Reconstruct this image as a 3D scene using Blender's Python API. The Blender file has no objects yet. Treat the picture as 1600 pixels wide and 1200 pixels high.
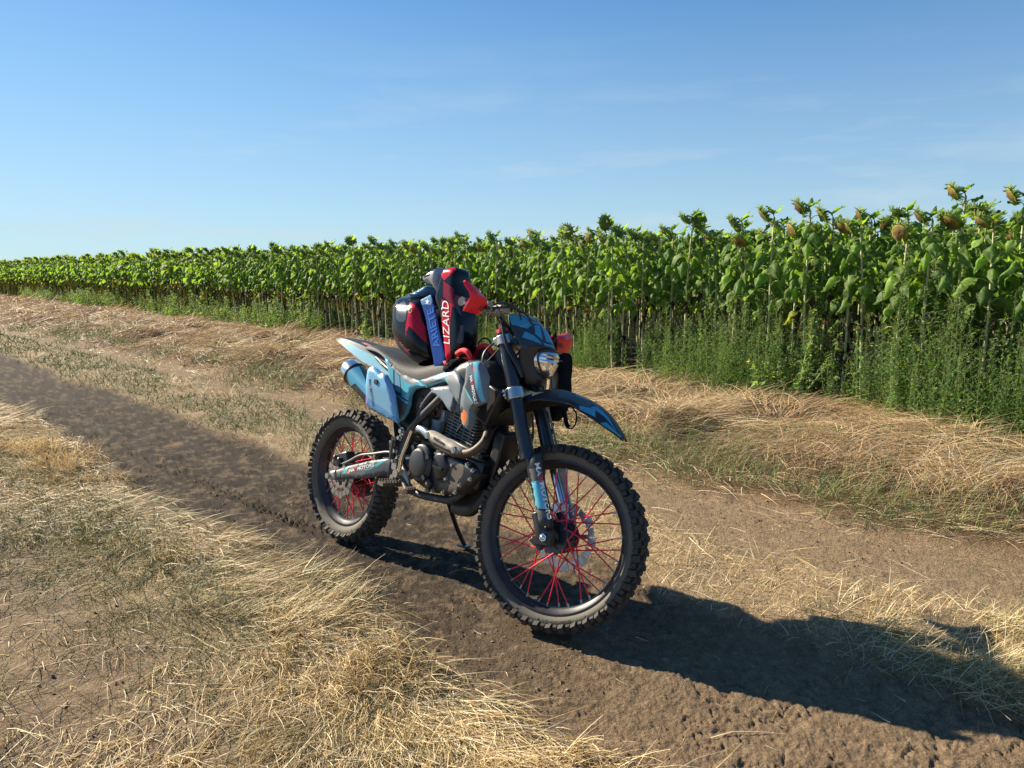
import bpy, bmesh, math, random
import numpy as np
from mathutils import Vector, Matrix, geometry
random.seed(7); RNG = np.random.default_rng(11)
SC = bpy.context.scene; COL = SC.collection
R = math.radians
# ------------------------------------------------------------------ camera, light, exposure
cam = bpy.data.cameras.new('camera'); cam.sensor_width = 36; cam.lens = 26.182
cam.clip_start = 0.05; cam.clip_end = 9000
co = bpy.data.objects.new('camera', cam); COL.objects.link(co)
co.location = (0, 0, 1.3111); co.rotation_euler = (R(90 - 8.316), 0, 0); SC.camera = co
SUN_EL = 30.5; SUN_AZ = 301.0            # azimuth clockwise from +Y (where the camera looks)
sd = Vector((math.sin(R(SUN_AZ)) * math.cos(R(SUN_EL)), math.cos(R(SUN_AZ)) * math.cos(R(SUN_EL)), math.sin(R(SUN_EL))))
sl = bpy.data.lights.new('sun', 'SUN'); sl.energy = 5.0; sl.angle = R(0.53); sl.color = (1.0, 0.88, 0.69)
so = bpy.data.objects.new('sun', sl); COL.objects.link(so)
so.rotation_euler = sd.to_track_quat('Z', 'Y').to_euler(); so.location = (-20, 10, 20)
W = bpy.data.worlds.new('World'); SC.world = W; W.use_nodes = True
wn, wl = W.node_tree.nodes, W.node_tree.links
for n in list(wn): wn.remove(n)
sky = wn.new('ShaderNodeTexSky'); sky.sky_type = 'NISHITA'; sky.sun_disc = False
sky.sun_elevation = R(SUN_EL); sky.sun_rotation = R(SUN_AZ); sky.altitude = 100
sky.air_density = 1.0; sky.dust_density = 0.05; sky.ozone_density = 1.3
tc = wn.new('ShaderNodeTexCoord'); mp = wn.new('ShaderNodeMapping'); mp.inputs['Scale'].default_value = (1.6, 1.0, 10.0); mp.inputs['Rotation'].default_value = (0.05, 0.10, 0.5)
nz = wn.new('ShaderNodeTexNoise'); nz.inputs['Scale'].default_value = 1.9; nz.inputs['Detail'].default_value = 7; nz.inputs['Roughness'].default_value = 0.6
rmp = wn.new('ShaderNodeValToRGB'); rmp.color_ramp.elements[0].position = 0.53; rmp.color_ramp.elements[1].position = 0.78
sep = wn.new('ShaderNodeSeparateXYZ'); low = wn.new('ShaderNodeMapRange'); low.inputs[1].default_value = 0.30; low.inputs[2].default_value = 0.02; low.inputs[3].default_value = 0.0; low.inputs[4].default_value = 0.75
mul = wn.new('ShaderNodeMath'); mul.operation = 'MULTIPLY'
mixc = wn.new('ShaderNodeMixRGB'); mixc.inputs[2].default_value = (4.8, 5.8, 6.4, 1)
gm = wn.new('ShaderNodeHueSaturation'); gm.inputs['Saturation'].default_value = 1.12
bg = wn.new('ShaderNodeBackground'); bg.inputs[1].default_value = 0.058
out = wn.new('ShaderNodeOutputWorld')
wl.new(tc.outputs['Generated'], mp.inputs[0]); wl.new(mp.outputs[0], nz.inputs[0]); wl.new(nz.outputs[0], rmp.inputs[0])
wl.new(tc.outputs['Generated'], sep.inputs[0]); wl.new(sep.outputs[2], low.inputs[0])
wl.new(rmp.outputs[0], mul.inputs[0]); wl.new(low.outputs[0], mul.inputs[1]); hz = wn.new('ShaderNodeMapRange'); hz.inputs[1].default_value = 0.0; hz.inputs[2].default_value = 0.34; hz.inputs[3].default_value = 0.46; hz.inputs[4].default_value = 0.0
add = wn.new('ShaderNodeMath'); add.operation = 'ADD'; add.use_clamp = True; wl.new(sep.outputs[2], hz.inputs[0]); wl.new(mul.outputs[0], add.inputs[0]); wl.new(hz.outputs[0], add.inputs[1]); wl.new(add.outputs[0], mixc.inputs[0])
wl.new(sky.outputs[0], gm.inputs['Color']); wb = wn.new('ShaderNodeMixRGB'); wb.blend_type = 'MULTIPLY'; wb.inputs[0].default_value = 1; wb.inputs[2].default_value = (0.76, 1.17, 1.55, 1)
soft = wn.new('ShaderNodeVectorMath'); soft.operation = 'MULTIPLY_ADD'; soft.inputs[1].default_value = (0.080, 0.080, 0.080); soft.inputs[2].default_value = (1, 1, 1)      # soft shoulder: keeps the bright horizon from burning out
dvd = wn.new('ShaderNodeVectorMath'); dvd.operation = 'DIVIDE'; wl.new(gm.outputs[0], soft.inputs[0]); wl.new(gm.outputs[0], dvd.inputs[0]); wl.new(soft.outputs[0], dvd.inputs[1]); wl.new(dvd.outputs[0], wb.inputs[1]); wl.new(wb.outputs[0], mixc.inputs[1]); wl.new(mixc.outputs[0], bg.inputs[0]); wl.new(bg.outputs[0], out.inputs[0])
SC.view_settings.view_transform = 'Standard'; SC.view_settings.look = 'None'; SC.view_settings.exposure = 1.15; SC.view_settings.gamma = 1.0
SC.render.engine = 'CYCLES'; SC.cycles.max_bounces = 8; SC.cycles.transparent_max_bounces = 8; SC.cycles.use_denoising = True; SC.cycles.denoising_input_passes = 'RGB_ALBEDO_NORMAL'; SC.cycles.denoising_prefilter = 'ACCURATE'
# ------------------------------------------------------------------ materials
def mat(name, col, rough=0.5, metal=0.0, var=0.0, vscale=8.0, bump=0.0, bscale=60.0, bdist=0.004, bdet=4, dust=0.0, coat=0.0, spec=None, attr=None, grain=0.0, trans=0.0, tcol=None, dustcol=(0.22, 0.17, 0.12)):
    m = bpy.data.materials.new(name); m.use_nodes = True
    nt = m.node_tree; N, Lk = nt.nodes, nt.links
    b = N['Principled BSDF']; o = N['Material Output']
    b.inputs['Roughness'].default_value = rough; b.inputs['Metallic'].default_value = metal
    if spec is not None: b.inputs['Specular IOR Level'].default_value = spec
    if coat: b.inputs['Coat Weight'].default_value = coat; b.inputs['Coat Roughness'].default_value = 0.08
    tcn = N.new('ShaderNodeTexCoord')
    cur = None
    if attr:
        a = N.new('ShaderNodeAttribute'); a.attribute_name = attr; cur = a.outputs['Color']
    else:
        rgb = N.new('ShaderNodeRGB'); rgb.outputs[0].default_value = (*col, 1); cur = rgb.outputs[0]
    if var:
        n1 = N.new('ShaderNodeTexNoise'); n1.inputs['Scale'].default_value = vscale; n1.inputs['Detail'].default_value = 6; Lk.new(tcn.outputs['Object'], n1.inputs['Vector'])
        mr = N.new('ShaderNodeMapRange'); mr.inputs[1].default_value = 0.3; mr.inputs[2].default_value = 0.7; mr.inputs[3].default_value = 1 - var; mr.inputs[4].default_value = 1 + var
        Lk.new(n1.outputs[0], mr.inputs[0])
        hv = N.new('ShaderNodeHueSaturation'); Lk.new(mr.outputs[0], hv.inputs['Value']); Lk.new(cur, hv.inputs['Color']); cur = hv.outputs[0]
    if grain:
        n4 = N.new('ShaderNodeTexNoise'); n4.inputs['Scale'].default_value = 130; n4.inputs['Detail'].default_value = 8; n4.inputs['Roughness'].default_value = 0.75; Lk.new(tcn.outputs['Object'], n4.inputs['Vector'])
        m4 = N.new('ShaderNodeMapRange'); m4.inputs[1].default_value = 0.32; m4.inputs[2].default_value = 0.68; m4.inputs[3].default_value = 1 - grain; m4.inputs[4].default_value = 1 + grain
        Lk.new(n4.outputs[0], m4.inputs[0]); h4 = N.new('ShaderNodeHueSaturation'); Lk.new(m4.outputs[0], h4.inputs['Value']); Lk.new(cur, h4.inputs['Color']); cur = h4.outputs[0]
    if dust:
        n2 = N.new('ShaderNodeTexNoise'); n2.inputs['Scale'].default_value = 14; n2.inputs['Detail'].default_value = 9; n2.inputs['Roughness'].default_value = 0.72; Lk.new(tcn.outputs['Object'], n2.inputs['Vector'])
        r2 = N.new('ShaderNodeMapRange'); r2.inputs[1].default_value = 0.38; r2.inputs[2].default_value = 0.72; r2.inputs[3].default_value = dust * 0.25; r2.inputs[4].default_value = dust
        Lk.new(n2.outputs[0], r2.inputs[0])
        mx = N.new('ShaderNodeMixRGB'); mx.inputs[2].default_value = (*dustcol, 1); Lk.new(r2.outputs[0], mx.inputs[0]); Lk.new(cur, mx.inputs[1]); cur = mx.outputs[0]
        rr = N.new('ShaderNodeMapRange'); rr.inputs[1].default_value = 0; rr.inputs[2].default_value = 1; rr.inputs[3].default_value = rough; rr.inputs[4].default_value = 0.9
        Lk.new(r2.outputs[0], rr.inputs[0]); Lk.new(rr.outputs[0], b.inputs['Roughness'])
    Lk.new(cur, b.inputs['Base Color'])
    if bump:
        n3 = N.new('ShaderNodeTexNoise'); n3.inputs['Scale'].default_value = bscale; n3.inputs['Detail'].default_value = bdet; n3.inputs['Roughness'].default_value = 0.5 + 0.03 * (bdet - 4); Lk.new(tcn.outputs['Object'], n3.inputs['Vector'])
        bm_ = N.new('ShaderNodeBump'); bm_.inputs['Strength'].default_value = bump; bm_.inputs['Distance'].default_value = bdist; Lk.new(n3.outputs[0], bm_.inputs['Height']); Lk.new(bm_.outputs[0], b.inputs['Normal'])
    if trans:
        t = N.new('ShaderNodeBsdfTranslucent'); mixs = N.new('ShaderNodeMixShader'); mixs.inputs[0].default_value = trans
        if tcol:
            tm = N.new('ShaderNodeMixRGB'); tm.blend_type = 'MULTIPLY'; tm.inputs[0].default_value = 1; tm.inputs[2].default_value = (*tcol, 1); Lk.new(cur, tm.inputs[1]); Lk.new(tm.outputs[0], t.inputs[0])
        else: Lk.new(cur, t.inputs[0])
        Lk.new(b.outputs[0], mixs.inputs[1]); Lk.new(t.outputs[0], mixs.inputs[2]); Lk.new(mixs.outputs[0], o.inputs[0])
    return m
M = {}
M['black'] = mat('black_plastic', (0.012, 0.014, 0.018), 0.38, dust=0.10, var=0.1)
M['blackmetal'] = mat('black_enamel', (0.010, 0.014, 0.022), 0.28, dust=0.08, coat=0.3)
M['frame'] = mat('frame_paint', (0.018, 0.026, 0.038), 0.33, dust=0.16)
M['seat'] = mat('seat_vinyl', (0.022, 0.024, 0.028), 0.62, bump=0.5, bscale=420, dust=0.08)
M['blue'] = mat('blue_graphic', (0.10, 0.43, 0.58), 0.3, coat=0.5, dust=0.05)
M['deepblue'] = mat('blue_mask_graphic', (0.050, 0.30, 0.46), 0.3, coat=0.5, dust=0.04)
M['darkline'] = mat('dark_graphic', (0.025, 0.035, 0.05), 0.35, coat=0.4, dust=0.06)
M['greygraph'] = mat('grey_graphic', (0.20, 0.23, 0.25), 0.5, spec=0.2, dust=0.16)
M['midgrey'] = mat('mid_grey_graphic', (0.075, 0.085, 0.09), 0.55, dust=0.10)
M['silver'] = mat('silver_film', (0.145, 0.175, 0.20), 0.42, spec=0.3, dust=0.08, var=0.06)
M['holo'] = mat('pale_blue_film', (0.20, 0.44, 0.66), 0.32, metal=0.3, dust=0.04)
M['violet'] = mat('violet_film', (0.34, 0.30, 0.85), 0.22, metal=0.5)  # holographic sheen of the muffler film, painted as flat violet and deep blue
M['holodeep'] = mat('deep_blue_film', (0.16, 0.40, 0.78), 0.22, metal=0.5)
M['cyan'] = mat('cyan_film', (0.10, 0.46, 0.50), 0.35)
M['orange'] = mat('orange_graphic', (0.80, 0.20, 0.06), 0.35, coat=0.4)
M['pink'] = mat('pink_film', (0.70, 0.25, 0.35), 0.3, metal=0.3)
M['tailblue'] = mat('tail_blue', (0.085, 0.33, 0.46), 0.55, spec=0.12)
M['taildark'] = mat('tail_dark', (0.03, 0.045, 0.065), 0.5, dust=0.08, spec=0.15)
M['white'] = mat('white_print', (0.78, 0.78, 0.78), 0.45)
M['redprint'] = mat('red_print', (0.65, 0.03, 0.05), 0.45)
M['red'] = mat('red_plastic', (0.88, 0.006, 0.022), 0.45, coat=0.1, dust=0.03)
M['steelblue'] = mat('steel_blue_plastic', (0.22, 0.28, 0.33), 0.42, dust=0.12)
M['steeldark'] = mat('dark_steel_plastic', (0.05, 0.075, 0.105), 0.4, dust=0.10)
M['alu'] = mat('cast_aluminium', (0.42, 0.40, 0.37), 0.42, metal=0.85, dust=0.30)
M['fins'] = mat('cylinder_fins', (0.27, 0.26, 0.24), 0.55, metal=0.5, dust=0.35)
M['case'] = mat('engine_case', (0.006, 0.008, 0.012), 0.36, dust=0.02)
M['caselt'] = mat('engine_cover', (0.020, 0.025, 0.030), 0.42, dust=0.04, bump=0.15, bscale=160)
M['dustcase'] = mat('dusty_case', (0.085, 0.070, 0.058), 0.6, dust=0.3, metal=0.3)
M['chrome'] = mat('chrome', (0.72, 0.72, 0.73), 0.16, metal=1.0, dust=0.06)
M['steel'] = mat('brushed_steel', (0.52, 0.51, 0.50), 0.30, metal=1.0, dust=0.10)
M['header'] = mat('heat_tinted_pipe', (0.070, 0.048, 0.034), 0.55, metal=0.3, var=0.5, vscale=16, dust=0.22)
M['shieldmetal'] = mat('heat_shield', (0.38, 0.355, 0.30), 0.6, metal=0.15, dust=0.25, spec=0.3)
M['rubber'] = mat('tyre_rubber', (0.016, 0.016, 0.017), 0.75, bump=0.25, bscale=200, dust=0.55, dustcol=(0.13, 0.108, 0.082))
M['sidewall'] = mat('dusty_sidewall', (0.105, 0.098, 0.078), 0.8, bump=0.25, bscale=150, dust=0.45, dustcol=(0.19, 0.165, 0.125))
M['rim'] = mat('black_rim', (0.014, 0.020, 0.032), 0.32, metal=0.3, dust=0.22)
M['spoke'] = mat('red_spoke', (0.86, 0.03, 0.065), 0.35, metal=0.2)
M['glass'] = mat('headlight_reflector', (0.80, 0.80, 0.80), 0.10, metal=0.9)
M['cable'] = mat('cable', (0.02, 0.02, 0.022), 0.45)
M['greycable'] = mat('grey_hose', (0.22, 0.21, 0.20), 0.4, metal=0.3)
M['cloth'] = mat('black_fabric', (0.010, 0.010, 0.012), 0.9, spec=0.1, bump=0.4, bscale=250)
M['navy'] = mat('blue_webbing', (0.010, 0.050, 0.24), 0.75, spec=0.06, bump=0.3, bscale=400)
M['navylt'] = mat('blue_frame', (0.07, 0.20, 0.42), 0.5, spec=0.15)
M['cobalt'] = mat('cobalt_print', (0.03, 0.13, 0.48), 0.6, spec=0.06)
M['helm'] = mat('helmet_black', (0.007, 0.008, 0.011), 0.16, spec=0.32)
M['helmred'] = mat('helmet_red', (0.48, 0.008, 0.030), 0.20, spec=0.32)
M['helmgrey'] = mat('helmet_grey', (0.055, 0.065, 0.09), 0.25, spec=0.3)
M['helmpale'] = mat('helmet_silver', (0.36, 0.38, 0.41), 0.3, spec=0.3)
M['gold'] = mat('gold_ring', (0.75, 0.60, 0.30), 0.3, metal=0.8)
M['glovered'] = mat('red_glove_fabric', (0.75, 0.02, 0.03), 0.7, bump=0.3, bscale=200)

# ------------------------------------------------------------------ mesh library
def tag(o, label=None, cat=None, group=None, kind=None):
    for k, v in (('label', label), ('category', cat), ('group', group), ('kind', kind)):
        if v: o[k] = v
    return o
def link(o, parent=None):
    COL.objects.link(o)
    if parent is not None: o.parent = parent
    return o
def empty(name, loc=(0, 0, 0)):
    o = bpy.data.objects.new(name, None); o.location = loc; o.empty_display_size = 0.1; COL.objects.link(o); return o
def crom(pts, n=8, closed=False):
    p = [Vector(q) for q in pts]; out = []; L = len(p)
    if L < 3: return p
    for i in range(L if closed else L - 1):
        if closed: a, b, c, d = p[i - 1], p[i], p[(i + 1) % L], p[(i + 2) % L]
        else: a, b, c, d = p[max(i - 1, 0)], p[i], p[i + 1], p[min(i + 2, L - 1)]
        for k in range(n):
            t = k / n
            out.append(0.5 * (2 * b + (c - a) * t + (2 * a - 5 * b + 4 * c - d) * t * t + (3 * b - a - 3 * c + d) * t ** 3))
    if not closed: out.append(p[-1])
    return out
class MB:
    def __init__(s): s.v = []; s.f = []; s.m = []
    def add(s, v, f, m=0):
        k = len(s.v); s.v += [tuple(q) for q in v]; s.f += [tuple(i + k for i in q) for q in f]
        s.m += (list(m) if hasattr(m, '__len__') else [m] * len(f)); return s
    def box(s, c, d, rot=None, m=0, taper=1.0):
        x, y, z = d[0] / 2, d[1] / 2, d[2] / 2
        v = [Vector((a * x * (taper if e > 0 else 1), b * y * (taper if e > 0 else 1), e * z)) for e in (-1, 1) for a, b in ((-1, -1), (1, -1), (1, 1), (-1, 1))]
        if rot is not None: v = [rot @ q for q in v]
        c = Vector(c)
        return s.add([q + c for q in v], [(3, 2, 1, 0), (4, 5, 6, 7), (0, 1, 5, 4), (1, 2, 6, 5), (2, 3, 7, 6), (3, 0, 4, 7)], m)
    def tube(s, pts, r, n=10, smooth=6, m=0, closed=False, flat=1.0, caps=True):
        P = crom(pts, smooth, closed) if smooth else [Vector(q) for q in pts]
        L = len(P); rs = r if hasattr(r, '__len__') else [r]
        up = None; rings = []
        for i, p in enumerate(P):
            t = (P[(i + 1) % L] - P[i - 1]) if closed else (P[min(i + 1, L - 1)] - P[max(i - 1, 0)])
            t.normalize()
            if up is None: up = t.orthogonal().normalized() if abs(t.z) > 0.95 else Vector((0, 0, 1))
            up = (up - t * up.dot(t)).normalized(); sd_ = t.cross(up)
            q = i / max(L - 1, 1) * (len(rs) - 1); k = min(int(q), len(rs) - 2) if len(rs) > 1 else 0
            rr = rs[0] if len(rs) == 1 else rs[k] + (rs[k + 1] - rs[k]) * (q - k)
            rings.append([p + (up * math.cos(2 * math.pi * j / n) * flat + sd_ * math.sin(2 * math.pi * j / n)) * rr for j in range(n)])
        v = [q for g in rings for q in g]; f = []
        for i in range(L if closed else L - 1):
            a, b = i * n, ((i + 1) % L) * n
            for j in range(n): f.append((a + j, a + (j + 1) % n, b + (j + 1) % n, b + j))
        if caps and not closed: f.append(tuple(range(n))[::-1]); f.append(tuple(range((L - 1) * n, L * n)))
        return s.add(v, f, m)
    def cyl(s, p0, p1, r0, r1=None, n=20, m=0): return s.tube([p0, p1], [r0, r0 if r1 is None else r1], n, 0, m)
    def lathe(s, prof, n=48, m=0, c=(0, 0, 0), axis='y', mats=None):
        # prof: (radius, height along axis)
        v = []; f = []; K = len(prof)
        for i in range(n):
            a = 2 * math.pi * i / n; ca, sa = math.cos(a), math.sin(a)
            for r_, h in prof:
                v.append({'y': (c[0] + r_ * ca, c[1] + h, c[2] + r_ * sa), 'z': (c[0] + r_ * ca, c[1] + r_ * sa, c[2] + h), 'x': (c[0] + h, c[1] + r_ * ca, c[2] + r_ * sa)}[axis])
        mm = []
        for i in range(n):
            for k in range(K - 1):
                a, b = i * K + k, ((i + 1) % n) * K + k
                f.append((a, a + 1, b + 1, b)); mm.append(mats[k] if mats else m)
        return s.add(v, f, mm)
    def ball(s, c, r, n=12, m=0):
        r = r if hasattr(r, '__len__') else (r, r, r)
        pr = [(math.sin(math.pi * i / n), -math.cos(math.pi * i / n)) for i in range(n + 1)]
        k = len(s.v); s.lathe([(max(a, 1e-4), b) for a, b in pr], n * 2, m, axis='z')
        for i in range(k, len(s.v)): q = s.v[i]; s.v[i] = (q[0] * r[0] + c[0], q[1] * r[1] + c[1], q[2] * r[2] + c[2])
        return s
    def xf(s, M_, start=0):
        for i in range(start, len(s.v)): s.v[i] = tuple(M_ @ Vector(s.v[i]))
        return s
    def build(s, name, mats, parent=None, smooth=35, bevel=0, xf=None, recalc=True):
        if xf is not None: s.xf(xf)
        me = bpy.data.meshes.new(name); me.from_pydata(s.v, [], s.f)
        mats = mats if isinstance(mats, (list, tuple)) else [mats]
        for m in mats: me.materials.append(m)
        me.polygons.foreach_set('material_index', s.m)
        if recalc:
            b = bmesh.new(); b.from_mesh(me); bmesh.ops.remove_doubles(b, verts=b.verts, dist=1e-5); bmesh.ops.recalc_face_normals(b, faces=b.faces); b.to_mesh(me); b.free()
        if smooth:
            me.polygons.foreach_set('use_smooth', [True] * len(me.polygons)); me.set_sharp_from_angle(angle=R(smooth))
        o = bpy.data.objects.new(name, me)
        if bevel:
            bv = o.modifiers.new('bevel', 'BEVEL'); bv.width = bevel; bv.segments = 2; bv.limit_method = 'ANGLE'; bv.angle_limit = R(40)
        return link(o, parent)
def np_mesh(name, V, F, mat_, cols=None, parent=None, smooth=False, corner_uv=None):
    """V (n,3), F (m,k) all faces with k corners"""
    me = bpy.data.meshes.new(name); n, m, k = len(V), len(F), F.shape[1]
    me.vertices.add(n); me.vertices.foreach_set('co', V.astype(np.float32).ravel())
    me.loops.add(m * k); me.loops.foreach_set('vertex_index', F.astype(np.int32).ravel())
    me.polygons.add(m); me.polygons.foreach_set('loop_start', np.arange(0, m * k, k, dtype=np.int32))
    me.polygons.foreach_set('use_smooth', np.full(m, smooth))
    if cols is not None:
        a = me.color_attributes.new('col', 'FLOAT_COLOR', 'POINT'); c4 = np.ones((n, 4), np.float32); c4[:, :3] = cols; a.data.foreach_set('color', c4.ravel())
    for q in (mat_ if isinstance(mat_, list) else [mat_]): me.materials.append(q)
    me.update(calc_edges=True); me.validate()
    return link(bpy.data.objects.new(name, me), parent)
# ---- flat outlines to solid relief panels
def seg_dist(p, poly):
    a = np.asarray(poly); b = np.roll(a, -1, 0); d = b - a
    t = np.clip(((p[:, None] - a) * d).sum(2) / np.maximum((d * d).sum(1), 1e-12), 0, 1)
    return np.sqrt(((p[:, None] - (a + d * t[..., None])) ** 2).sum(2)).min(1)
def inside(p, poly):
    p = np.asarray(p); x, y = p[:, 0], p[:, 1]; c = np.zeros(len(p), bool); n = len(poly)
    for i in range(n):
        (x1, y1), (x2, y2) = poly[i], poly[i - 1]
        if y1 == y2: continue
        c ^= ((y1 > y) != (y2 > y)) & (x < (x2 - x1) * (y - y1) / (y2 - y1) + x1)
    return c
def chaikin(poly, k=1, w=0.25):
    for _ in range(k):
        o = []
        for i in range(len(poly)):
            a, b = poly[i], poly[(i + 1) % len(poly)]
            o += [(a[0] + (b[0] - a[0]) * w, a[1] + (b[1] - a[1]) * w), (b[0] - (b[0] - a[0]) * w, b[1] - (b[1] - a[1]) * w)]
        poly = o
    return poly
def densify(poly, s):
    o = []
    for i in range(len(poly)):
        a, b = poly[i], poly[(i + 1) % len(poly)]; n = max(1, int(math.dist(a, b) / s))
        o += [(a[0] + (b[0] - a[0]) * k / n, a[1] + (b[1] - a[1]) * k / n) for k in range(n)]
    return o
def cdt(outline, decals, sp):
    outline = densify(outline, sp * 1.2)
    V = [Vector(p) for p in outline]; n = len(V); E = [(i, (i + 1) % n) for i in range(n)]
    for poly, _ in decals:
        poly = densify(poly, sp * 1.5); k = len(V); V += [Vector(p) for p in poly]; E += [(k + i, k + (i + 1) % len(poly)) for i in range(len(poly))]
    a = np.array(outline); lo, hi = a.min(0), a.max(0)
    g = np.stack(np.meshgrid(np.arange(lo[0] + sp / 2, hi[0], sp), np.arange(lo[1] + sp / 2, hi[1], sp)), -1).reshape(-1, 2)
    if len(g):
        g = g[inside(g, outline)]; g = g[seg_dist(g, outline) > sp * 0.35] if len(g) else g
    V += [Vector(p) for p in g]
    r = geometry.delaunay_2d_cdt(V, E, [], 0, 1e-6)
    P = np.array([tuple(q) for q in r[0]]); F = np.array([f for f in r[2] if len(f) == 3])
    ct = P[F].mean(1); keep = inside(ct, outline); F = F[keep]; ct = ct[keep]
    mi = np.zeros(len(F), int)
    for poly, k in decals: mi[inside(ct, poly)] = k
    return P, F, mi, outline
def mm(key, sm=0): 
    p = [(a / 1000, b / 1000) for a, b in T[key]]
    return chaikin(p, sm) if sm else p
def relief(name, outline, out0, mats, parent, decals=(), side=-1, sp=0.012, edge=0.012, drop=0.010, fn=None, depth=0.02, solid=None, xf=None, mapfn=None, smooth=40):
    """panel whose outline lies in the x-z plane; out0 = distance from the middle plane; fn(p, d) adds to it"""
    P, F, mi, ol = cdt(outline, decals, sp)
    def outf(p):
        p = np.asarray(p, float); d = seg_dist(p, ol)
        e = np.clip(1 - d / edge, 0, 1) if edge else 0 * d
        o = out0 - drop * (1 - np.sqrt(np.maximum(1 - e * e, 0)))
        return o + (fn(p, d) if fn else 0)
    o1 = outf(P); n = len(P)
    front = np.stack([P[:, 0], side * o1, P[:, 1]], 1)
    o2 = (2 * solid - o1) if solid is not None else o1 - depth
    back = np.stack([P[:, 0], side * o2, P[:, 1]], 1)
    ed = {}
    for f in F:
        for a, b in ((f[0], f[1]), (f[1], f[2]), (f[2], f[0])):
            k = (min(a, b), max(a, b)); ed[k] = None if k in ed else (a, b)
    faces = [tuple(int(i) for i in f) for f in F] + [tuple(int(i) + n for i in f[::-1]) for f in F]
    ms = [int(i) for i in mi] + [int(i) if solid is not None else 0 for i in mi]
    for k, e in ed.items():
        if e: faces.append((int(e[1]), int(e[0]), int(e[0]) + n, int(e[1]) + n)); ms.append(0)
    mb = MB(); mb.add(np.vstack([front, back]).tolist(), faces, ms)
    if mapfn: mb.v = [tuple(mapfn(q)) for q in mb.v]
    o = mb.build(name, mats, parent, smooth=smooth, xf=xf)
    return o, outf
def text_mesh(s, shear=0.0, bold=0.02, fine=False):
    cu = bpy.data.curves.new('lettering', 'FONT'); cu.body = s; cu.size = 1; cu.shear = shear; cu.offset = bold; cu.resolution_u = 3
    ob = bpy.data.objects.new('lettering', cu); COL.objects.link(ob)
    dg = bpy.context.evaluated_depsgraph_get(); me = bpy.data.meshes.new_from_object(ob.evaluated_get(dg))
    if fine:
        b = bmesh.new(); b.from_mesh(me); bmesh.ops.triangulate(b, faces=b.faces)
        for _ in range(3): bmesh.ops.subdivide_edges(b, edges=[e for e in b.edges if e.calc_length() > 0.16], cuts=1); bmesh.ops.triangulate(b, faces=b.faces)
        b.to_mesh(me); b.free()
    v = np.array([tuple(q.co) for q in me.vertices]); f = [tuple(p.vertices) for p in me.polygons]
    bpy.data.objects.remove(ob); bpy.data.curves.remove(cu); bpy.data.meshes.remove(me)
    return v[:, :2], f
def lettering(s, parent, mats, place, length, height, shear=0.0, bold=0.02, red=None, name='lettering', xf=None, fine=False):
    """place(u, v) -> list of 3D points for text coordinates u along the line, v up"""
    v, f = text_mesh(s, shear, bold, fine)
    x0, x1 = v[:, 0].min(), v[:, 0].max(); y0, y1 = v[:, 1].min(), v[:, 1].max()
    mi = [0] * len(f)
    if red:
        a = text_mesh(s[:red[0]], shear, bold)[0][:, 0].max() if red[0] else x0 - 1
        b = text_mesh(s[:red[1]], shear, bold)[0][:, 0].max()
        for i, q in enumerate(f):
            cx = v[list(q), 0].mean()
            if a + 0.01 < cx < b + 0.02: mi[i] = 1
    u = (v[:, 0] - x0) / (x1 - x0) * length; w = (v[:, 1] - y0) / (y1 - y0) * height
    mb = MB(); mb.add(place(u, w), f, mi)
    return mb.build(name, mats, parent, smooth=0, xf=xf, recalc=False)
def side_text(s, parent, mats, p0, p1, height, outf, side=-1, lift=0.0012, **k):
    p0 = np.array(p0); p1 = np.array(p1); L = np.linalg.norm(p1 - p0); d = (p1 - p0) / L; nrm = np.array([-d[1], d[0]])
    if side > 0: nrm = -nrm
    def place(u, w):
        p = p0 + u[:, None] * d + w[:, None] * nrm
        o = (outf(p) if callable(outf) else np.full(len(p), outf)) + lift
        return np.stack([p[:, 0], side * o, p[:, 1]], 1).tolist()
    return lettering(s, parent, mats, place, L, height, **k)
# ---- noise
def _h(i, j, s):
    n = (i.astype(np.int64) * 374761393 + j.astype(np.int64) * 668265263 + s * 1442695041) & 0xffffffff
    n = ((n ^ (n >> 13)) * 1274126177) & 0xffffffff
    return ((n ^ (n >> 16)) & 0xffff) / 65535.0
def vn(x, y, s=0):
    i, j = np.floor(x), np.floor(y); fx, fy = x - i, y - j
    fx = fx * fx * fx * (fx * (fx * 6 - 15) + 10); fy = fy * fy * fy * (fy * (fy * 6 - 15) + 10)
    a, b, c, d = _h(i, j, s), _h(i + 1, j, s), _h(i, j + 1, s), _h(i + 1, j + 1, s)
    return (a + (b - a) * fx) * (1 - fy) + (c + (d - c) * fx) * fy
def fbm(x, y, sc, o=4, s=0, g=0.5):
    r = 0; a = 1; t = 0
    for k in range(o):
        r = r + a * vn(x * sc + 17.3 * k, y * sc - 9.1 * k, s + k); t += a; a *= g; sc *= 2.03
    return r / t
def sst(a, b, x):
    t = np.clip((x - a) / (b - a), 0, 1); return t * t * (3 - 2 * t)
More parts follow.
